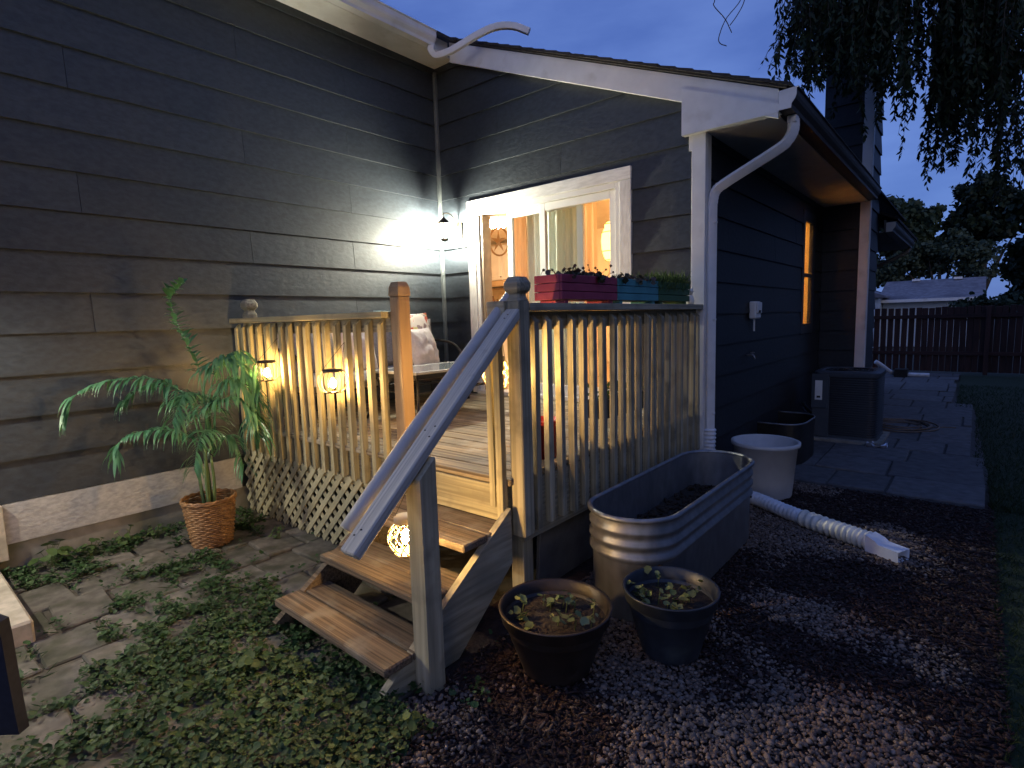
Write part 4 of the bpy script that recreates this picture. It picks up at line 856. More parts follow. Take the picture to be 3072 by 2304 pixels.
def chives(t, x0, x1, y0, y1, z):
    P_, Nn, S = [], [], []
    for _ in range(900):
        P_.append((random.uniform(x0-.01, x1+.015), random.uniform(y0-.02, y1+.02), z-random.uniform(.0, .08))); Nn.append((random.gauss(0, 1), random.gauss(0, 1), .12)); l = random.uniform(.06, .15); S.append((l, l*.14, l))
    scatter('foliage', NARROW[0], NARROW[1], P_, Nn, RNG.normal(1.57, .45, len(P_)), S, CHIV, parent=t)
CHIV = ramp_mat('herb_blade', [(.03, .07, .015), (.06, .11, .025), (.10, .15, .04), (.02, .05, .012)], rough=.6, trans=.25)
flowerbox(-2.03, -1.395, PINK, 'pink slatted flower box with dry bud stalks next to the corner post', buds)
flowerbox(-1.385, -.78, TEAL, 'teal slatted flower box between the pink box and the green grass box', lambda *a: buds(*a, n=34, hmax=.06))
flowerbox(-.77, -.20, GRNB, 'dark green flower box full of bushy green blades at the house end', chives)
fg = thing('figurine', (3.09, -.10, 1.688), 'small white figurine at the house end of the rail', 'figurine'); G().lathe([(0, 0), (.030, 0), (.034, .03), (.026, .065), (.016, .08), (.0, .085)], (3.09, -.10, 1.689), 14).build('body', WHITE_S, fg, True); G().lathe([(0, -.028), (.02, -.02), (.029, 0), (.02, .02), (0, .028)], (3.09, -.105, 1.795), 14).build('head', WHITE_S, fg, True)
for s in (-1, 1): G().lathe([(0, 0), (.008, .004), (.006, .022), (0, .026)], (3.09+s*.016, -.10, 1.812), 8).build('ear', WHITE_S, fg, True)
# ================================================================== PALM IN ITS BASKET
BKX, BKY = .60, -3.055
bk = thing('wicker_basket', (BKX, BKY, 0), 'brown wicker basket holding the palm beside the lattice', 'basket')
WICK = pmat('wicker_cane', (.17, .085, .032), (.34, .19, .082), scale=26, rough=.45, bump=.2, c3=(.13, .06, .022), s3=9, lo3=.5, hi3=.75)
r_at = lambda z: .128+.045*(z/.34)**.8
nst = 26; g = G(); rows = 22
for k in range(rows):
    z = .012+k*.0148; pts = []
    for i in range(nst*3):
        a = 2*PI*i/(nst*3); w = .0045*math.cos(a*nst/2+PI*(k % 2))
        pts.append((BKX+(r_at(z)+w)*math.cos(a), BKY+(r_at(z)+w)*math.sin(a), z))
    g.tube(pts+[pts[0]], .0078, 5, False)
g.build('weave', WICK, bk, True)
g = G()
for k in range(nst): a = 2*PI*(k+.5)/nst; g.tube([(BKX+r_at(z)*math.cos(a), BKY+r_at(z)*math.sin(a), z) for z in (.003, .12, .24, .33)], .0052, 5)
g.build('stakes', WICK, bk, True)
g = G()
for dz in (0, .012):
    pts = [(BKX+.179*math.cos(a), BKY+.179*math.sin(a), .342+dz+.004*math.sin(a*18+dz*200)) for a in np.linspace(0, 2*PI, 73)]; g.tube(pts, .011, 6, False)
g.build('rim', WICK, bk, True)
G().lathe([(0, .0), (.125, .0), (.125, .012), (0, .012)], (BKX, BKY, .004), 24).build('base', WICK, bk); G().lathe([(0, .275), (.10, .285), (.160, .268)], (BKX, BKY, .0), 24).build('soil', SOIL, bk, True)
palm = thing('palm', (BKX, BKY, .27), 'green potted palm with drooping fronds in the wicker basket', 'palm')
PALML = ramp_mat('palm_leaflet', [(.055, .16, .07), (.08, .23, .105), (.12, .29, .15), (.065, .20, .11), (.14, .31, .14)], rough=.40, trans=.30, spec=.5)
STALK = pmat('palm_stalk', (.07, .13, .05), (.12, .19, .08), scale=14, stretch=(1, 1, .2), rough=.5, bump=.15)
for k, (dx, dy, h, lean) in enumerate(((0, 0, .50, 0), (.025, -.015, .46, .03), (-.022, .02, .44, -.03), (.012, .028, .40, .02), (-.03, -.02, .38, -.05))):
    G().tube(curve([(BKX+dx, BKY+dy, .27), (BKX+dx*1.4+lean*.3, BKY+dy*1.4, .27+h*.5), (BKX+dx*1.2+lean, BKY+dy, .27+h)], 7), [.014, .0135, .013, .012, .011, .010, .008], 8).build('stalk', STALK, palm, True)
def frond(pts, n, l0, l1, droop, seed, w=.0085, start=.22):
    """rachis along pts, with paired leaflets that bend down under their weight"""
    rs = random.Random(seed); C_ = curve(pts, 40); g = G(); k = len(C_)
    g.tube(C_[::2]+[C_[-1]], [.006*(1-.75*i/20) for i in range(len(C_[::2])+1)], 5)
    for i in range(n):
        u = start+(1-start)*i/(n-1); idx = min(k-2, int(u*(k-1))); p = C_[idx].lerp(C_[idx+1], u*(k-1)-idx); t = (C_[idx+1]-C_[idx]).normalized()
        sd_ = t.cross(Vector((0, 0, 1))); sd_ = sd_.normalized() if sd_.length > .05 else Vector((1, 0, 0)); upn = sd_.cross(t)
        env = math.sin(min(1, .25+u*.95)*PI)**.6 if u < .8 else .85
        for s in (-1, 1):
            ln = (l0+(l1-l0)*u)*env*rs.uniform(.8, 1.15); d = (sd_*s*rs.uniform(.55, .95)+t*rs.uniform(.15, .55)+upn*rs.uniform(.1, .45)).normalized(); q = p.copy(); v = []; st_ = ln/6; vel = d
            wd_ = (w*rs.uniform(.8, 1.2))
            for j in range(7):
                x = j/6; ww = wd_*(math.sin(min(1, x*1.1+.12)*PI)**.7 if x < 1 else 0)+.0006; sv2 = vel.cross(Vector((0, 0, 1))); sv2 = sv2.normalized() if sv2.length > .08 else t
                v += [q-sv2*ww, q+Vector((0, 0, .15*ww)), q+sv2*ww]
                vel = (vel+Vector((0, 0, -1))*droop*rs.uniform(.8, 1.2)*(.5+x)).normalized(); q = q+vel*st_
            f = []
            for j in range(6): a = j*3; f += [[a, a+1, a+4, a+3], [a+1, a+2, a+5, a+4]]
            g.add(v, f)
    return g.build('frond', PALML, palm, True)
FR = dict(a=[(.62, -3.0, .72), (.58, -3.02, 1.13), (.55, -3.03, 1.35), (.5, -3.1, 1.58), (.46, -3.13, 1.75), (.45, -3.13, 1.84), (.5, -3.06, 1.94)],
          b=[(.56, -3.06, .74), (.5, -3.1, 1.10), (.42, -3.26, 1.25), (.36, -3.43, 1.27), (.3, -3.59, 1.25), (.26, -3.72, 1.17), (.25, -3.76, 1.06)],
          c=[(.62, -3.01, .68), (.6, -3.1, .79), (.58, -3.22, .88), (.55, -3.33, .91), (.52, -3.47, .9), (.5, -3.55, .85), (.5, -3.57, .77)],
          d=[(.62, -3.01, .74), (.62, -3.03, 1.14), (.68, -2.97, 1.33), (.76, -2.88, 1.38), (.84, -2.82, 1.3), (.87, -2.79, 1.1), (.89, -2.79, .93)],
          e=[(.64, -3.01, .66), (.72, -2.94, .81), (.77, -2.90, .76), (.82, -2.88, .60)], f=[(.5, -2.99, .74), (.38, -3.04, 1.05), (.28, -3.16, 1.20), (.22, -3.30, 1.19), (.18, -3.40, 1.10)],
          g=[(.64, -3.0, .70), (.70, -3.06, .97), (.80, -2.99, 1.09), (.88, -2.90, 1.10), (.94, -2.83, .98)], h=[(.66, -3.02, .68), (.74, -3.07, .86), (.82, -3.13, .89), (.88, -3.2, .80), (.90, -3.24, .66)],
          i=[(.60, -3.0, .70), (.60, -2.95, 1.0), (.66, -2.85, 1.22), (.74, -2.76, 1.20), (.80, -2.72, 1.05)], j=[(.58, -3.04, .70), (.52, -3.0, .98), (.44, -3.05, 1.12), (.36, -3.16, 1.08)])
frond(FR['a'], 34, .21, .17, .13, 1, .0140, .28); frond(FR['b'], 38, .30, .24, .40, 2, .0088, .26); frond(FR['c'], 28, .27, .22, .42, 3, .0088); frond(FR['d'], 52, .34, .30, .46, 4, .0075, .28)
frond(FR['e'], 24, .28, .24, .46, 5, .0072); frond(FR['f'], 34, .30, .24, .42, 6, .0075); frond(FR['g'], 34, .30, .27, .46, 7, .0075); frond(FR['h'], 26, .26, .22, .44, 8, .0072); frond(FR['i'], 42, .32, .28, .44, 9, .0075, .26); frond(FR['j'], 32, .28, .24, .44, 10, .0075)
frond([(.66, -3.0, .72), (.70, -2.98, 1.08), (.78, -2.90, 1.22), (.86, -2.84, 1.18), (.92, -2.80, 1.0), (.93, -2.80, .82)], 46, .30, .28, .46, 12, .0075, .3)
frond([(.60, -3.0, .72), (.60, -2.98, 1.12), (.66, -2.90, 1.36), (.74, -2.80, 1.42), (.82, -2.74, 1.34), (.88, -2.72, 1.16)], 46, .30, .28, .44, 13, .0075, .3)
frond([(.62, -3.05, .70), (.66, -3.10, 1.0), (.72, -3.16, 1.16), (.78, -3.24, 1.12), (.82, -3.32, .98)], 36, .27, .24, .46, 14, .0072, .3)

# ================================================================== TANK, PLANTERS AND OTHER YARD THINGS
tk = thing('stock_tank', (3.545, -1.36, 0), 'galvanised oval stock tank used as a planter beside the deck', 'stock tank')
def oval(x, y, hx, hy, n=14):
    """stadium outline: half circles of radius hx at both y ends"""
    o = []
    for i in range(n+1): a = PI*i/n; o.append((x+hx*math.cos(a), y+(hy-hx)+hx*math.sin(a)))
    for i in range(n+1): a = PI+PI*i/n; o.append((x+hx*math.cos(a), y-(hy-hx)+hx*math.sin(a)))
    return o
def ovalshell(prof, closed=False):
    rings = [[(px, py, z) for px, py in oval(3.545, -1.36, .25+dr, .85+dr)] for dr, z in prof]; n = len(rings[0]); v = [q for r in rings for q in r]
    f = [[i*n+j, i*n+(j+1) % n, (i+1)*n+(j+1) % n, (i+1)*n+j] for i in range(len(rings)-1) for j in range(n)]
    return v, f, n
pr = [(-.02, .0), (-.012, .01), (-.010, .34), (-.004, .352), (.008, .366), (.008, .384), (-.004, .398), (-.008, .41), (-.006, .425), (.009, .44), (.009, .458), (-.004, .472), (-.004, .500), (.008, .514), (.008, .53), (-.002, .544), (-.001, .585), (.0, .590)]
pr = [(a, b*.94) for a, b in pr]; v, f, n = ovalshell(pr+[(-.010, .555), (-.012, .38), (-.02, .15), (-.03, .02)]); autosmooth(mk('shell', v, f, GALV, tk), 60)
pts = [(x, y, .562) for x, y in oval(3.545, -1.36, .252, .852, 20)]; G().tube(pts+[pts[0]], .0145, 10, False).build('rim', GALV, tk, True)
v, f, n = ovalshell([(-.021, .0), (-.021, .305)]); v2 = [q for q in v[n:]]; mk('soil', v2, [list(range(n))], SOIL, tk)
P_, Nn, S = [], [], []
for _ in range(420): P_.append((random.uniform(3.34, 3.75), random.uniform(-2.1, -.6), .307+random.random()*.012)); Nn.append((random.gauss(0, .5), random.gauss(0, .5), 1)); S.append((random.uniform(.01, .03), random.uniform(.005, .012), random.uniform(.004, .01)))
scatter('soil_crumbs', CHIP[0], CHIP[1], P_, Nn, RNG.uniform(0, 6, len(P_)), S, ramp_mat('soil_crumb', [(.02, .015, .012), (.05, .036, .026), (.03, .022, .018)], rough=1), parent=tk)['kind'] = 'stuff'
for k in range(9):
    x, y = random.uniform(3.45, 3.7), random.uniform(-2.0, -1.0); G().tube(curve([(x, y, .31), (x+.04, y+.05, .335), (x+random.gauss(0, .1), y+.15, .315)], 6), .0014, 4).build('straw', pmat('dry_straw_%d' % k, (.16, .12, .07), rough=.9), tk)
# plastic barrel planters
POTB = pmat('brown_plastic_pot', (.014, .011, .010), (.024, .018, .016), scale=12, rough=.5, bump=.15, bd=.003, c3=(.045, .036, .030), s3=6, lo3=.58, hi3=.8); POTC = pmat('dark_blue_pot', (.018, .024, .034), (.030, .038, .052), scale=12, rough=.42, bump=.12, bd=.003, c3=(.06, .075, .075), s3=7, lo3=.55, hi3=.8)
CABB = ramp_mat('pale_green_leaf', [(.08, .12, .045), (.12, .17, .075), (.17, .22, .11), (.22, .24, .08), (.06, .09, .04)], rough=.5, trans=.2)
def barrel(x, y, R_, H_, m, label, seed, yell):
    rs = random.Random(seed); t = thing('barrel_planter', (x, y, 0), label, 'planter', 'two dark barrel planters in front of the tank')
    G().lathe([(0, .0), (R_*.60, .0), (R_*.62, .01), (R_*.67, H_*.15), (R_*.675, H_*.17), (R_*.94, H_*.80), (R_*.98, H_*.815), (R_*1.0, H_*.96), (R_*1.03, H_*.975), (R_*1.035, H_*.995), (R_*1.01, H_), (R_*.965, H_*.985), (R_*.95, H_*.80), (R_*.85, H_*.6)], (x, y, 0), 48).build('pot', m, t, True)
    G().lathe([(0, .008), (R_*.4, .004), (R_*.93, 0)], (x, y, H_*.76), 32).build('soil', SOIL, t, True)
    P_, Nn, S = [], [], []; g = G()
    for k in range(15):
        a, d = rs.uniform(0, 6.28), R_*.75*rs.random()**.5; cx_, cy2 = x+d*math.cos(a), y+d*math.sin(a); hh = H_*.76+rs.uniform(.015, .075); g.tube([(cx_, cy2, H_*.76), (cx_+.01, cy2, hh)], .0025, 4)
        for j in range(rs.choice((2, 4, 5, 6))): P_.append((cx_+rs.gauss(0, .018), cy2+rs.gauss(0, .018), hh+rs.uniform(-.015, .012))); Nn.append((rs.gauss(0, .5), rs.gauss(0, .5), 1)); S.append(rs.uniform(.010, .026))
    g.build('stem', STEMM, t); scatter('foliage', ROUND[0], ROUND[1], P_, Nn, RNG.uniform(0, 6, len(P_)), S, CABB, parent=t)
    g = G()
    for k in range(10):
        a, d = rs.uniform(0, 6.28), R_*.8*rs.random(); q = Vector((x+d*math.cos(a), y+d*math.sin(a), H_*.765)); g.tube([q, q+Vector((rs.gauss(0, .04), rs.gauss(0, .04), rs.uniform(.0, .05)))], .0013, 4)
    g.build('twigs', DKSTEM, t); 
    P_ = [(x+rs.gauss(0, R_*.4), y+rs.gauss(0, R_*.4), H_*.765) for _ in range(90)]; P_ = [p for p in P_ if math.hypot(p[0]-x, p[1]-y) < R_*.88]
    scatter('soil_crumbs', ICO[0], ICO[1], P_, [(0, 0, 1)]*len(P_), RNG.uniform(0, 6, len(P_)), [rs.uniform(.004, .010) for _ in P_], bpy.data.materials['soil_crumb'], parent=t)['kind'] = 'stuff'
barrel(3.528, -2.715, .252, .305, POTB, 'brown barrel planter with pale leafy seedlings, the one nearer the steps', 3, 0)
barrel(3.892, -2.285, .216, .325, POTC, 'dark blue barrel planter with a few yellow leaves against the tank', 5, 1)
fl = thing('stone', (3.82, -2.70, 0), 'small pale stone wedged between the two barrel planters', 'stone'); scatter('body', ICO[0], ICO[1], [(3.80, -2.63, .20)], [(0, 0, 1)], np.array([.4]), [.001], GRAV, parent=fl)
bpy.data.objects.remove(fl.children[0]); bpy.data.objects.remove(fl)
# white tub with soil marks
tubm = pmat('white_tub_plastic', (.50, .49, .48), (.58, .57, .56), scale=6, rough=.5, bump=.04, c3=(.34, .32, .30), s3=3, lo3=.55, hi3=.8)
wt = thing('tub', (3.555, .46, 0), 'round off-white plastic tub behind the stock tank', 'tub')
G().lathe([(0, .0), (.222, .0), (.225, .01), (.262, .44), (.280, .443), (.284, .455), (.284, .475), (.272, .480), (.255, .472), (.225, .05), (0, .045)], (3.555, .46, 0), 48).build('body', tubm, wt, True); G().lathe([(0, 0), (.225, 0)], (3.555, .46, .10), 32).build('soil', SOIL, wt)
# corrugated downspout extension
pe = thing('drain_pipe', (4.0, -.15, 0), 'white corrugated drain pipe lying across the mulch with a flat outlet', 'drain pipe')
PVCW = pmat('white_corrugated_plastic', (.66, .68, .72), (.74, .76, .80), scale=8, rough=.5, bump=.05, c3=(.5, .48, .44), s3=6, lo3=.58, hi3=.8); PVCC = pmat('cream_corrugated_plastic', (.68, .64, .55), (.76, .72, .62), scale=8, rough=.5, bump=.05, c3=(.45, .40, .32), s3=6, lo3=.55, hi3=.8)
pc = curve([(3.215, .035, .62), (3.216, .03, .30), (3.26, .04, .12), (3.40, .09, .068), (3.60, .05, .066), (3.91, -.15, .066), (4.24, -.325, .066), (4.48, -.43, .064)], 230)
cut = 178; r1 = [.052+.006*math.sin(i*1.9) for i in range(cut)]
G().tube(pc[:cut], r1, 14).build('pipe_section', PVCW, pe, True); r2 = [.060+.007*math.sin(i*1.35) for i in range(230-cut+4)]; G().tube(pc[cut-4:], r2, 14).build('pipe_section', PVCC, pe, True)
d = (pc[-1]-pc[-2]).normalized(); p0 = pc[-1]; sdv = d.cross(Vector((0, 0, 1))).normalized(); ring = []
for (u, w, h, zc) in ((-.01, .056, .056, .064), (.05, .060, .045, .056), (.075, .062, .036, .046), (.20, .062, .034, .042)):
    ring.append([p0+d*u+sdv*(w*a)+Vector((0, 0, zc-p0.z+h*b)) for a, b in ((-1, -1), (0, -1.0), (1, -1), (1, 0), (1, 1), (0, 1.0), (-1, 1), (-1, 0))])
v = [q for r in ring for q in r]+[q+d*(-.01)+(p0+d*.20+Vector((0, 0, .042-p0.z))-q)*.10 for q in ring[-1]]+[q+d*(-.12)+(p0+d*.20+Vector((0, 0, .042-p0.z))-q)*.10 for q in ring[-1]]
f = [[i*8+j, i*8+(j+1) % 8, (i+1)*8+(j+1) % 8, (i+1)*8+j] for i in range(5) for j in range(8)]+[[40+j for j in range(8)]]
autosmooth(mk('outlet', v, f, PVCW, pe), 35)
# air conditioner
ac = thing('air_conditioner', (3.75, 3.31, 0), 'dark air conditioning unit on the path by the house wall', 'air conditioner')
ACM = pmat('ac_grey_panel', (.045, .055, .068), (.06, .07, .085), scale=8, rough=.5, bump=.05); ACD = pmat('ac_dark_louver', (.012, .012, .014), (.02, .02, .022), scale=8, rough=.5)
box('base_pad', 3.36, 4.16, 2.90, 3.72, -.004, .05, CONC, ac)
def rrect(x0, x1, y0, y1, r, n=5):
    o = []
    for cx_, cy2, a0 in ((x1-r, y1-r, 0), (x0+r, y1-r, PI/2), (x0+r, y0+r, PI), (x1-r, y0+r, 1.5*PI)):
        for i in range(n+1): a = a0+PI/2*i/n; o.append((cx_+r*math.cos(a), cy2+r*math.sin(a)))
    return o
def rshell(name, rings, m, capt=False):
    n = len(rings[0]); v = [q for r in rings for q in r]; f = [[i*n+j, i*n+(j+1) % n, (i+1)*n+(j+1) % n, (i+1)*n+j] for i in range(len(rings)-1) for j in range(n)]
    if capt: f.append([(len(rings)-1)*n+j for j in range(n)])
    return autosmooth(mk(name, v, f, m, ac), 35)
rr_ = lambda g_, z: [(x, y, z) for x, y in rrect(3.42-g_, 4.10+g_, 2.98-g_, 3.66+g_, .10)]
rshell('coil', [rr_(-.02, .06), rr_(-.02, .80)], ACD, True)
for k in range(26): z = .085+k*.028; rshell('louver', [rr_(-.004, z), rr_(.002, z-.010), rr_(.002, z-.014), rr_(-.006, z-.006)], ACD)
rshell('top', [rr_(.004, .80), rr_(.008, .81), rr_(.008, .855), rr_(-.01, .872), rr_(-.06, .874), rr_(-.09, .850), rr_(-.20, .845)], ACM); rshell('bottom_rail', [rr_(.004, .051), rr_(.004, .085), rr_(-.01, .087)], ACM)
g = G()
for r in (.08, .14, .20, .26): g.tube([(3.76+r*math.cos(a), 3.32+r*math.sin(a), .868) for a in np.linspace(0, 2*PI, 25)], .004, 5, False)
for k in range(8): a = PI*k/8; g.tube([(3.76-.27*math.cos(a), 3.32-.27*math.sin(a), .866), (3.76+.27*math.cos(a), 3.32+.27*math.sin(a), .866)], .003, 4)
g.build('fan_guard', BLACKM, ac)
box('side_panel', 3.415, 3.60, 2.955, 2.978, .06, .80, ACM, ac); box('service_cover', 3.41, 3.585, 2.93, 2.9545, .42, .84, ACM, ac); box('sticker', 3.45, 3.53, 2.927, 2.9297, .52, .76, VINYL, ac, c=.0008); box('sticker_mark', 3.47, 3.51, 2.9255, 2.9268, .545, .57, BLACKM, ac, c=.0005)
for k, (z, r) in enumerate(((.16, .012), (.21, .02))): G().tube(curve([(3.45, 3.50, z), (3.34, 3.52, z+.02), (3.25, 3.50, z+.10), (3.19, 3.50, z+.18)], 12), r, 8).build('refrigerant_line', (GALV, BLACKM)[k], ac, True)
# small fittings on the side wall
ub = thing('utility_box', (3.17, 1.27, 1.52), 'small white utility box on the dark side wall', 'utility box'); box('body', 3.172, 3.24, 1.19, 1.37, 1.545, 1.72, VINYL, ub, c=.012); box('lid', 3.241, 3.252, 1.20, 1.36, 1.60, 1.71, VINYL, ub, c=.004); box('latch', 3.2525, 3.262, 1.25, 1.30, 1.605, 1.63, BLACKM, ub); G().tube([(3.20, 1.28, 1.545), (3.20, 1.28, 1.42)], .010, 8).build('conduit', VINYL, ub)
spg = thing('spigot', (3.18, 1.16, 1.17), 'small garden spigot on the dark side wall below the utility box', 'spigot'); G().tube(curve([(3.17, 1.16, 1.18), (3.23, 1.16, 1.185), (3.25, 1.16, 1.14)], 6), .010, 8).build('spout', GALV, spg, True); G().lathe([(0, 0), (.022, 0), (.022, .008), (0, .008)], (3.225, 1.16, 1.205), 10).build('handle', GALV, spg)
wwl = thing('window_well', (3.4, 1.85, 0), 'dark metal window well with a pale edge against the side wall', 'window well'); pts = curve([(3.19, 1.50, .44), (3.48, 1.50, .44), (3.60, 1.62, .44), (3.62, 1.9, .44), (3.60, 2.18, .44), (3.46, 2.30, .44), (3.19, 2.30, .44)], 26); v = [tuple(p) for p in pts]+[(p.x, p.y, -.02) for p in pts]; n = len(pts); mk('wall', v, [[i, i+1, n+i+1, n+i] for i in range(n-1)], BLACKM, wwl, True); G().tube(pts, .009, 6).build('edge', GALV, wwl, True)
hs = thing('garden_hose', (4.25, 4.4, 0), 'coiled brown garden hose lying on the path', 'garden hose'); pts = []
for i in range(150): a = i*.26; r = .26+.10*math.sin(i*.043)+.012*i/50; pts.append((4.22+r*1.15*math.cos(a), 4.42+r*1.35*math.sin(a), .022+.010*(i//24 % 4)+.004*math.sin(i)))
pts += [(4.55, 4.50, .02), (4.68, 4.60, .016), (4.80, 4.62, .016)]
G().tube(curve(pts, 320), .0085, 6).build('coil', pmat('brown_hose_rubber', (.13, .085, .05), (.18, .12, .075), scale=10, rough=.5), hs, True)
fo = thing('foil_tray', (4.10, 2.86, 0), 'crumpled silver foil scrap on the path by the air conditioner', 'foil'); v = []; f = []
for i in range(9):
    for j in range(7): v.append((4.02+i*.026, 2.78+j*.026+.01*math.sin(i), .02+.045*abs(noise.noise(Vector((i*.7, j*.7, 3)))) + (.05 if i in (0, 8) or j in (0, 6) else 0)*noise.random()))
for i in range(8):
    for j in range(6): a = i*7+j; f.append([a, a+7, a+8, a+1])
mk('sheet', v, f, pmat('crumpled_foil', (.55, .58, .66), (.65, .68, .76), scale=20, rough=.3, metal=.6), fo)
fp = thing('sump_pipe', (3.6, 11.3, 0), 'white drain pipe with a dark box near the far fence', 'drain pipe'); G().tube(curve([(3.18, 10.6, .40), (3.26, 10.7, .33), (3.45, 11.2, .10), (3.62, 11.3, .06), (4.15, 11.4, .05)], 30), .05, 8).build('pipe', PVCW, fp, True); box('box', 3.50, 3.76, 11.05, 11.35, 0, .20, BLACKM, fp)
# navy chair whose back just enters at the picture edge
chr_ = thing('patio_chair', (2.45, -4.95, 0), 'dark navy patio chair cut off by the left picture edge', 'chair')
NAVY = pmat('navy_chair_fabric', (.008, .011, .024), (.014, .018, .034), scale=40, rough=.85, bump=.2, bd=.002)
A_, dirv, nrm_ = Vector((2.835, -4.462, .815)), Vector((-.766, -.643, 0)), Vector((.643, -.766, 0))
v = []; f = []; prf = [(.0, .0), (.012, .018), (.014, -.15), (-.010, -.36), (-.012, -.44)]
nn = 9
for i in range(nn):
    u = i/(nn-1)*.46; edge = .03*(abs(2*i/(nn-1)-1)**6)
    for (o, dz) in ((0, 0-edge), (-.010, -.09), (-.018, -.2), (-.03, -.32), (-.045, -.43)):
        for th in (-.018, .018): q = A_+dirv*(u-o*1.2)+nrm_*(o*1.6+th)+Vector((0, 0, dz)); v.append(tuple(q))
m_ = 10
for i in range(nn-1):
    for j in range(4):
        a = i*m_+j*2; f += [[a, a+2, a+m_+2, a+m_], [a+1, a+m_+1, a+m_+3, a+3]]
    f += [[i*m_, (i+1)*m_, (i+1)*m_+1, i*m_+1], [i*m_+8, i*m_+9, (i+1)*m_+9, (i+1)*m_+8]]
for i in (0, nn-1): f += [[i*m_+j*2, i*m_+j*2+1, i*m_+j*2+3, i*m_+j*2+2] for j in range(4)]
autosmooth(mk('backrest', v, f, NAVY, chr_), 50)
sc_ = A_+dirv*.46+nrm_*.16; child('seat', cbox(.46, .44, .045, .015, NAVY), frame((sc_.x-.0, sc_.y, .40), dirv, nrm_, Vector((0, 0, 1))), chr_)
for a in (.27, .62):
    for b_ in (-.02, .36): q = A_+dirv*a+nrm_*b_; G().tube([(q.x, q.y, .38), (q.x, q.y, 0)], .012, 8).build('leg', BLACKM, chr_, True)

# ================================================================== FENCE, NEIGHBOUR, TREES
FEN = pmat('dark_red_fence_stain', (.026, .011, .009), (.050, .021, .016), scale=10, stretch=(.2, 1.5, 1.5), rough=.85, bump=.3, rnd=.25)
fe = thing('fence', (6, 12.5, 0), 'dark reddish board fence across the far end of the yard', 'fence'); x = 2.6; k = 0
while x < 11:
    gap = .028 if x < 3.75 else .006; h = 1.62+random.uniform(-.015, .015); box('fence_board', x, x+.118, 12.50, 12.52, .05, h, FEN, fe, c=.012, rot=(0, random.gauss(0, .004), 0)); x += .118+gap
for z in (.45, 1.35): box('fence_rail', 2.6, 11, 12.455, 12.495, z, z+.09, FEN, fe)
for x in (2.7, 5.1, 7.5, 9.9): box('fence_post', x, x+.09, 12.40, 12.45, 0, 1.6, FEN, fe, along=2)
BLUES = pmat('pale_blue_siding', (.40, .46, .52), (.46, .52, .58), scale=6, rough=.7, bump=.1); RGREY = pmat('grey_neighbour_shingle', (.14, .14, .16), (.22, .22, .25), scale=7, rough=.95, bump=.3, c3=(.10, .10, .12), s3=1.2)
nh = thing('neighbour_house', (3, 26, 0), 'pale neighbouring house with a grey roof showing over the fence', 'house')
G().box(1.75, 4.98, 24.4, 30, 0, 1.95).build('wall', BLUES, nh); G().prism([(1.55, 24.0, 1.96), (1.55, 27.3, 2.90), (1.55, 30.6, 1.96)], (3.6, 0, 0)).build('roof', RGREY, nh)
box('fascia', 1.55, 5.16, 23.96, 23.995, 1.88, 2.0, WHITE_S, nh)
wgl = G().box(-2.0, 1.72, 23.2, 30, 0, 2.15).build('wall', BLUES, nh)
for k in range(9): box('siding_board', -2.0, 1.73, 23.165, 23.19, .30+k*.2, .49+k*.2, BLUES, wgl)
G().prism([(-2.2, 22.9, 2.10), (1.95, 22.9, 2.10), (1.95, 22.9, 2.18), (-.2, 22.9, 2.95), (-2.2, 22.9, 2.18)], (0, 7.5, 0)).build('roof', RGREY, nh)
for x in (2.55, 4.05): box('roof_vent', x, x+.30, 26.9, 27.1, 2.84, 2.94, WHITE_S, nh)
def scatter_dir(name, pos, dirs, size, m, parent=None):
    """leaves with their long axis along dirs"""
    D_ = np.array(dirs, float); D_ /= np.linalg.norm(D_, axis=1)[:, None]; rv = RNG.normal(size=D_.shape); Nn = np.cross(D_, rv); Nn /= np.linalg.norm(Nn, axis=1)[:, None]
    P_ = np.array(pos, float); Y = np.cross(Nn, D_); T = np.array(NARROW[0]); k = len(T); sz = np.array(size, float)
    V = P_[:, None, :]+T[None, :, 0:1]*sz[:, None, 0:1]*D_[:, None, :]+T[None, :, 1:2]*sz[:, None, 1:2]*Y[:, None, :]+T[None, :, 2:3]*sz[:, None, 0:1]*Nn[:, None, :]
    V = V.reshape(-1, 3); n = len(P_); org = V.mean(0); me = bpy.data.meshes.new(name); me.vertices.add(len(V)); me.vertices.foreach_set('co', (V-org).astype(np.float32).reshape(-1))
    idx = np.arange(n*k, dtype=np.int32); me.loops.add(n*k); me.loops.foreach_set('vertex_index', idx); me.polygons.add(n); me.polygons.foreach_set('loop_start', (np.arange(n)*k).astype(np.int32)); me.polygons.foreach_set('loop_total', np.full(n, k, np.int32))
    me.materials.append(m); me.update(calc_edges=True); return link(bpy.data.objects.new(name, me), parent, Matrix.Translation(Vector(org)))
BARK = pmat('tree_bark', (.030, .024, .018), (.065, .052, .040), scale=14, stretch=(1, 1, .25), rough=.95, bump=.7, bd=.03)
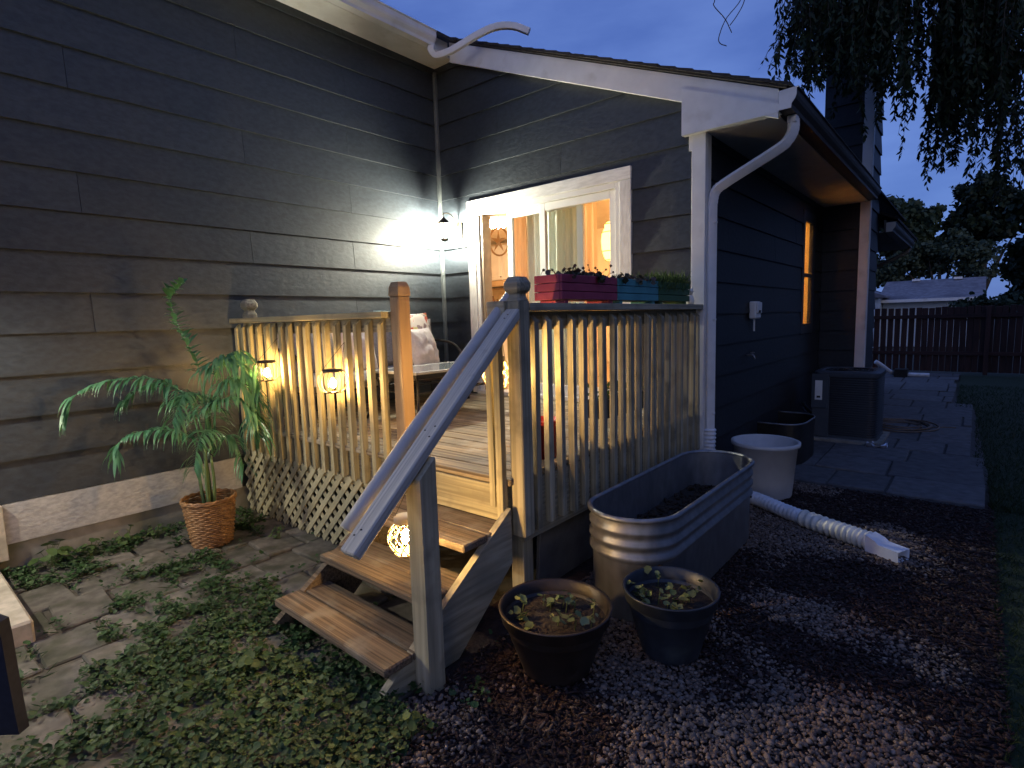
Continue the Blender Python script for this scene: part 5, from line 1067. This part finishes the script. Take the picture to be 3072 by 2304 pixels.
# willow: trunk outside the frame, its curtains of twigs hang into view
wi = thing('willow_tree', (8.2, 6.5, 0), 'weeping willow whose dark hanging branches fill the upper right', 'tree')
G().tube(curve([(8.2, 6.5, -.1), (8.1, 6.4, 1.5), (7.9, 6.3, 3.2), (7.6, 6.2, 4.8), (7.3, 6.1, 6.0)], 12), [.42-.018*i for i in range(12)], 14).build('trunk', BARK, wi, True)
limbs = [[(7.6, 6.2, 4.6), (6.5, 5.6, 6.3), (5.4, 4.9, 7.0), (4.2, 4.2, 7.0), (3.2, 3.6, 6.6)], [(7.3, 6.1, 6.0), (6.2, 5.2, 7.2), (4.9, 3.9, 7.4), (3.7, 3.0, 6.9)], [(7.6, 6.2, 5.0), (6.6, 6.2, 6.6), (5.6, 6.0, 6.4), (4.9, 5.8, 5.4)], [(7.5, 6.1, 5.2), (6.6, 5.4, 6.2), (5.9, 5.0, 5.9), (5.4, 4.9, 5.2), (5.0, 4.85, 4.4)]]
for q in limbs: G().tube(curve(q, 16), [.13-.0075*i for i in range(16)], 8).build('limb', BARK, wi, True)
LP, LD, LS = [], [], []; tw = G(); rs = random.Random(11)
def strand(x, y, z0, z1, lean=(0, 0), dens=1.0, lw=1.0):
    n = max(6, int((z0-z1)/.12)); pts = []; ph = rs.uniform(0, 6); sw = rs.uniform(.01, .05)
    for i in range(n+1):
        u = i/n; pts.append(Vector((x+lean[0]*u**1.3+sw*math.sin(u*5+ph), y+lean[1]*u**1.3+sw*math.cos(u*4+ph), z0+(z1-z0)*u)))
    tw.tube(pts, [.0055*(1-.7*i/n) for i in range(n+1)], 4, False)
    m = int((z0-z1)*42*dens)
    for _ in range(m):
        u = rs.random()**.85; i = min(n-1, int(u*n)); p = pts[i].lerp(pts[i+1], u*n-i); a = rs.uniform(0, 6.28); LP.append(tuple(p)); LD.append((math.cos(a)*rs.uniform(.2, .9), math.sin(a)*rs.uniform(.2, .9), -rs.uniform(.35, 1.2))); l = rs.uniform(.055, .105)*lw; LS.append((l, l*rs.uniform(.75, 1.15)))
def at(px, py, d):
    """a point at depth d on the view of pixel (px,py) of the 3072-wide picture"""
    f_ = 19.4775/36*3072; return CAM+(fw+rt2*((px-1536)/f_)-up2*((py-1152)/f_))*d
def fill(n, x0, x1, d0, d1, tip, dens=1.0, lean=.12, top=-260):
    for _ in range(n):
        px = rs.uniform(x0, x1); d_ = rs.uniform(d0, d1); ty = tip(px)*rs.uniform(.15, 1.0)**.6+rs.gauss(0, 30); p1 = at(px, ty, d_); z0 = at(px, top, d_).z; strand(p1.x+rs.gauss(0, lean), p1.y+rs.gauss(0, lean), z0, p1.z, (rs.gauss(0, lean), rs.gauss(0, lean)), dens)
def interp(tab):
    xs, ys = zip(*tab); return lambda x: float(np.interp(x, xs, ys))
fill(150, 2430, 2690, 5.6, 7.2, interp([(2400, 230), (2470, 270), (2560, 290), (2620, 330), (2660, 380), (2700, 250)]), 1.5)
fill(26, 2320, 2450, 5.8, 6.8, interp([(2300, 200), (2330, 230), (2400, 250), (2450, 260)]), .8, .06)
fill(16, 2690, 2800, 5.8, 7.2, interp([(2690, 250), (2740, 170), (2800, 260)]), .7)
fill(95, 2790, 3120, 5.8, 7.5, interp([(2780, 470), (2820, 560), (2900, 560), (3000, 610), (3120, 720)]), .95)
fill(80, 2800, 2960, 6.0, 7.2, interp([(2780, 330), (2830, 500), (2900, 430), (3000, 300)]), 1.8)
fill(34, 2980, 3200, 5.5, 7.0, interp([(2980, 300), (3072, 420), (3200, 500)]), 1.0)
# sparse long leaning sprays at the outer edge
for (a, b_) in (((2400, -20), (2345, 210)), ((2395, 0), (2300, 215)), ((2440, -40), (2360, 160)), ((2380, 60), (2280, 195)), ((2420, 120), (2335, 255))):
    p0, p1 = at(*a, 6.2), at(*b_, 6.2); strand(p0.x, p0.y, p0.z, p1.z, (p1.x-p0.x, p1.y-p0.y), .8)
WILL = ramp_mat('willow_leaf', [(.010, .020, .008), (.018, .034, .012), (.030, .050, .020), (.014, .026, .010)], rough=.6, trans=.15)
tw.build('twigs', BARK, wi)['kind'] = 'stuff'; cr_o = scatter_dir('crown', LP, LD, LS, WILL, wi)
# added leaf shell on the right, out of view, to block sky light
UP, UN, US = [], [], []
f_ = 19.4775/36
while len(UP) < 9000:
    th, ph = rs.uniform(0, 2*PI), math.asin(rs.uniform(.08, 1)); q = Vector((8.2+9.5*math.cos(ph)*math.cos(th), -1.0+11*math.cos(ph)*math.sin(th), 10.0*math.sin(ph)))*1.0
    q += Vector((rs.gauss(0, .5), rs.gauss(0, .5), rs.gauss(0, .5)))
    v_ = q-CAM; dz = v_.dot(fw)
    if dz > 0 and abs(v_.dot(rt2)/dz)*f_ < .56 and abs(v_.dot(up2)/dz)*f_ < .44: continue
    if q.x < 9.0 or q.z < 1.2 or q.z > 7.5: continue
    UP.append(tuple(q)); UN.append((rs.gauss(0, 1), rs.gauss(0, 1), 1)); US.append(rs.uniform(.14, .26))
scatter('crown', ROUND[0], ROUND[1], UP, UN, RNG.uniform(0, 6.28, len(UP)), US, WILL, parent=wi)['kind'] = 'stuff'
# bare vine tips dangling over the roof
vn = thing('vine', (3.1, .7, 4.0), 'thin bare vine tendrils dangling against the sky above the roof', 'vine')
for q in ([(2144, -60), (2144, 0), (2142, 18), (2175, 57), (2195, 98)], [(2236, -60), (2222, 0), (2178, 57), (2157, 110), (2160, 130), (2180, 138)], [(2240, -50), (2232, 5), (2212, 45), (2190, 76)]):
    G().tube(curve([at(a, b_, 5.0) for a, b_ in q], 22), .0042, 5).build('tendril', DKSTEM, vn, True)
G().tube(curve([at(2144, -60, 5.0), at(2190, -160, 5.0), at(2240, -60, 5.0), at(2240, -50, 5.0)], 12), .006, 5).build('tendril', DKSTEM, vn, True)
G().tube(curve([at(2190, -150, 5.0), at(2500, -420, 5.6), at(2900, -520, 6.5), Vector((5.4, 4.9, 7.0))], 14), .007, 5).build('runner', DKSTEM, vn, True)
# broadleaf trees behind the fence
def tree(x, y, th, blobs, n, ls, cols, label, seed, name='tree'):
    rs2 = random.Random(seed); t = thing(name, (x, y, 0), label, 'tree', 'trees beyond the fence'); top = max(b[2] for b in blobs)
    G().tube(curve([(x, y, -.1), (x+.1, y, th*.6), (x, y, top)], 8), [.30, .26, .22, .18, .14, .10, .07, .04], 8).build('trunk', BARK, t, True); P_, Nn, S = [], [], []; g = G()
    for (bx, by, bz, rx, rz) in blobs: g.tube(curve([(x, y, th*.7), ((x+bx)/2, (y+by)/2, (th*.7+bz)/2+.3), (bx, by, bz)], 6), [.12, .10, .08, .06, .04, .02], 6)
    g.build('limb', BARK, t, True)
    for k in range(n):
        bx, by, bz, rx, rz = rs2.choice(blobs); cl_ = rs2.randrange(26); ra = random.Random(seed*1000+blobs.index((bx, by, bz, rx, rz))*50+cl_)
        a, e = ra.uniform(0, 6.28), math.asin(ra.uniform(-.8, 1)); r = ra.uniform(.55, 1.0); c = (bx+rx*r*math.cos(a)*math.cos(e), by+rx*r*math.sin(a)*math.cos(e), bz+rz*r*math.sin(e)); s = rx*.17
        P_.append((c[0]+rs2.gauss(0, s), c[1]+rs2.gauss(0, s), c[2]+rs2.gauss(0, s*.7))); Nn.append((rs2.gauss(0, 1), rs2.gauss(0, 1), rs2.gauss(.5, .8))); S.append(ls*rs2.uniform(.6, 1.3))
    scatter('crown', ROUND[0], ROUND[1], P_, Nn, RNG.uniform(0, 6.28, n), S, ramp_mat(label[:24], cols, rough=.6, trans=.2), parent=t)
G1 = [(.028, .046, .026), (.042, .065, .034), (.06, .085, .045)]; G2 = [(.012, .022, .011), (.02, .034, .016), (.03, .046, .022)]; G3 = [(.04, .06, .038), (.058, .08, .048), (.075, .10, .06)]
tree(1.6, 31, 2.5, [(.6, 31, 4.6, 1.3, 1.4), (1.9, 30.6, 5.2, 1.3, 1.5), (2.7, 31, 4.4, 1.0, 1.3), (1.4, 30.2, 6.3, 1.1, 1.0), (2.4, 31.2, 6.2, .9, .9)], 7000, .12, G1, 'rounded green tree left of the sky gap behind the neighbour roof', 1)
tree(5.0, 32, 2.8, [(4.3, 32, 5.2, 1.0, 1.6), (5.2, 31.6, 6.0, 1.3, 1.6), (4.8, 32, 7.2, 1.0, .9), (6.2, 32, 5.2, 1.4, 1.8)], 7000, .12, G2, 'darker tall tree right of the sky gap behind the neighbour roof', 2)
tree(3.4, 29.4, 1.5, [(2.0, 29.4, 3.6, .9, .9), (3.0, 29.4, 3.9, .9, 1.1), (4.0, 29.4, 4.1, .9, 1.3), (4.9, 29.3, 3.6, .9, 1.1), (1.2, 29.4, 3.2, .8, .7)], 7500, .085, G3, 'paler feathery tree directly behind the neighbour roof', 3)
tree(6.6, 15, 1.6, [(6.0, 14.9, 2.6, .6, 1.1), (6.3, 15, 4.0, .8, 1.1), (7.0, 15, 2.8, 1.0, 1.4), (5.9, 14.6, 1.9, .45, .5), (6.4, 15, 5.2, .7, .8), (7.2, 15, 5.6, 1.0, .9), (8.0, 15, 4.0, 1.2, 1.6)], 14000, .075, G2, 'dark tree overhanging the fence at the right picture edge', 4)
sh = thing('shrub', (4.9, 13.6, 0), 'green shrub rising just over the fence in front of the pale house', 'shrub'); G().tube([(4.9, 13.6, 0), (4.9, 13.6, 1.3)], .04, 6).build('stem', BARK, sh); leafmass('foliage', [(4.45+random.random()*1.2, 13.6+random.gauss(0, .15), 1.25+random.random()*.38) for _ in range(30)], 34, .12, .06, ramp_mat('shrub_leaf', G1, rough=.6, trans=.2), sh, ROUND)
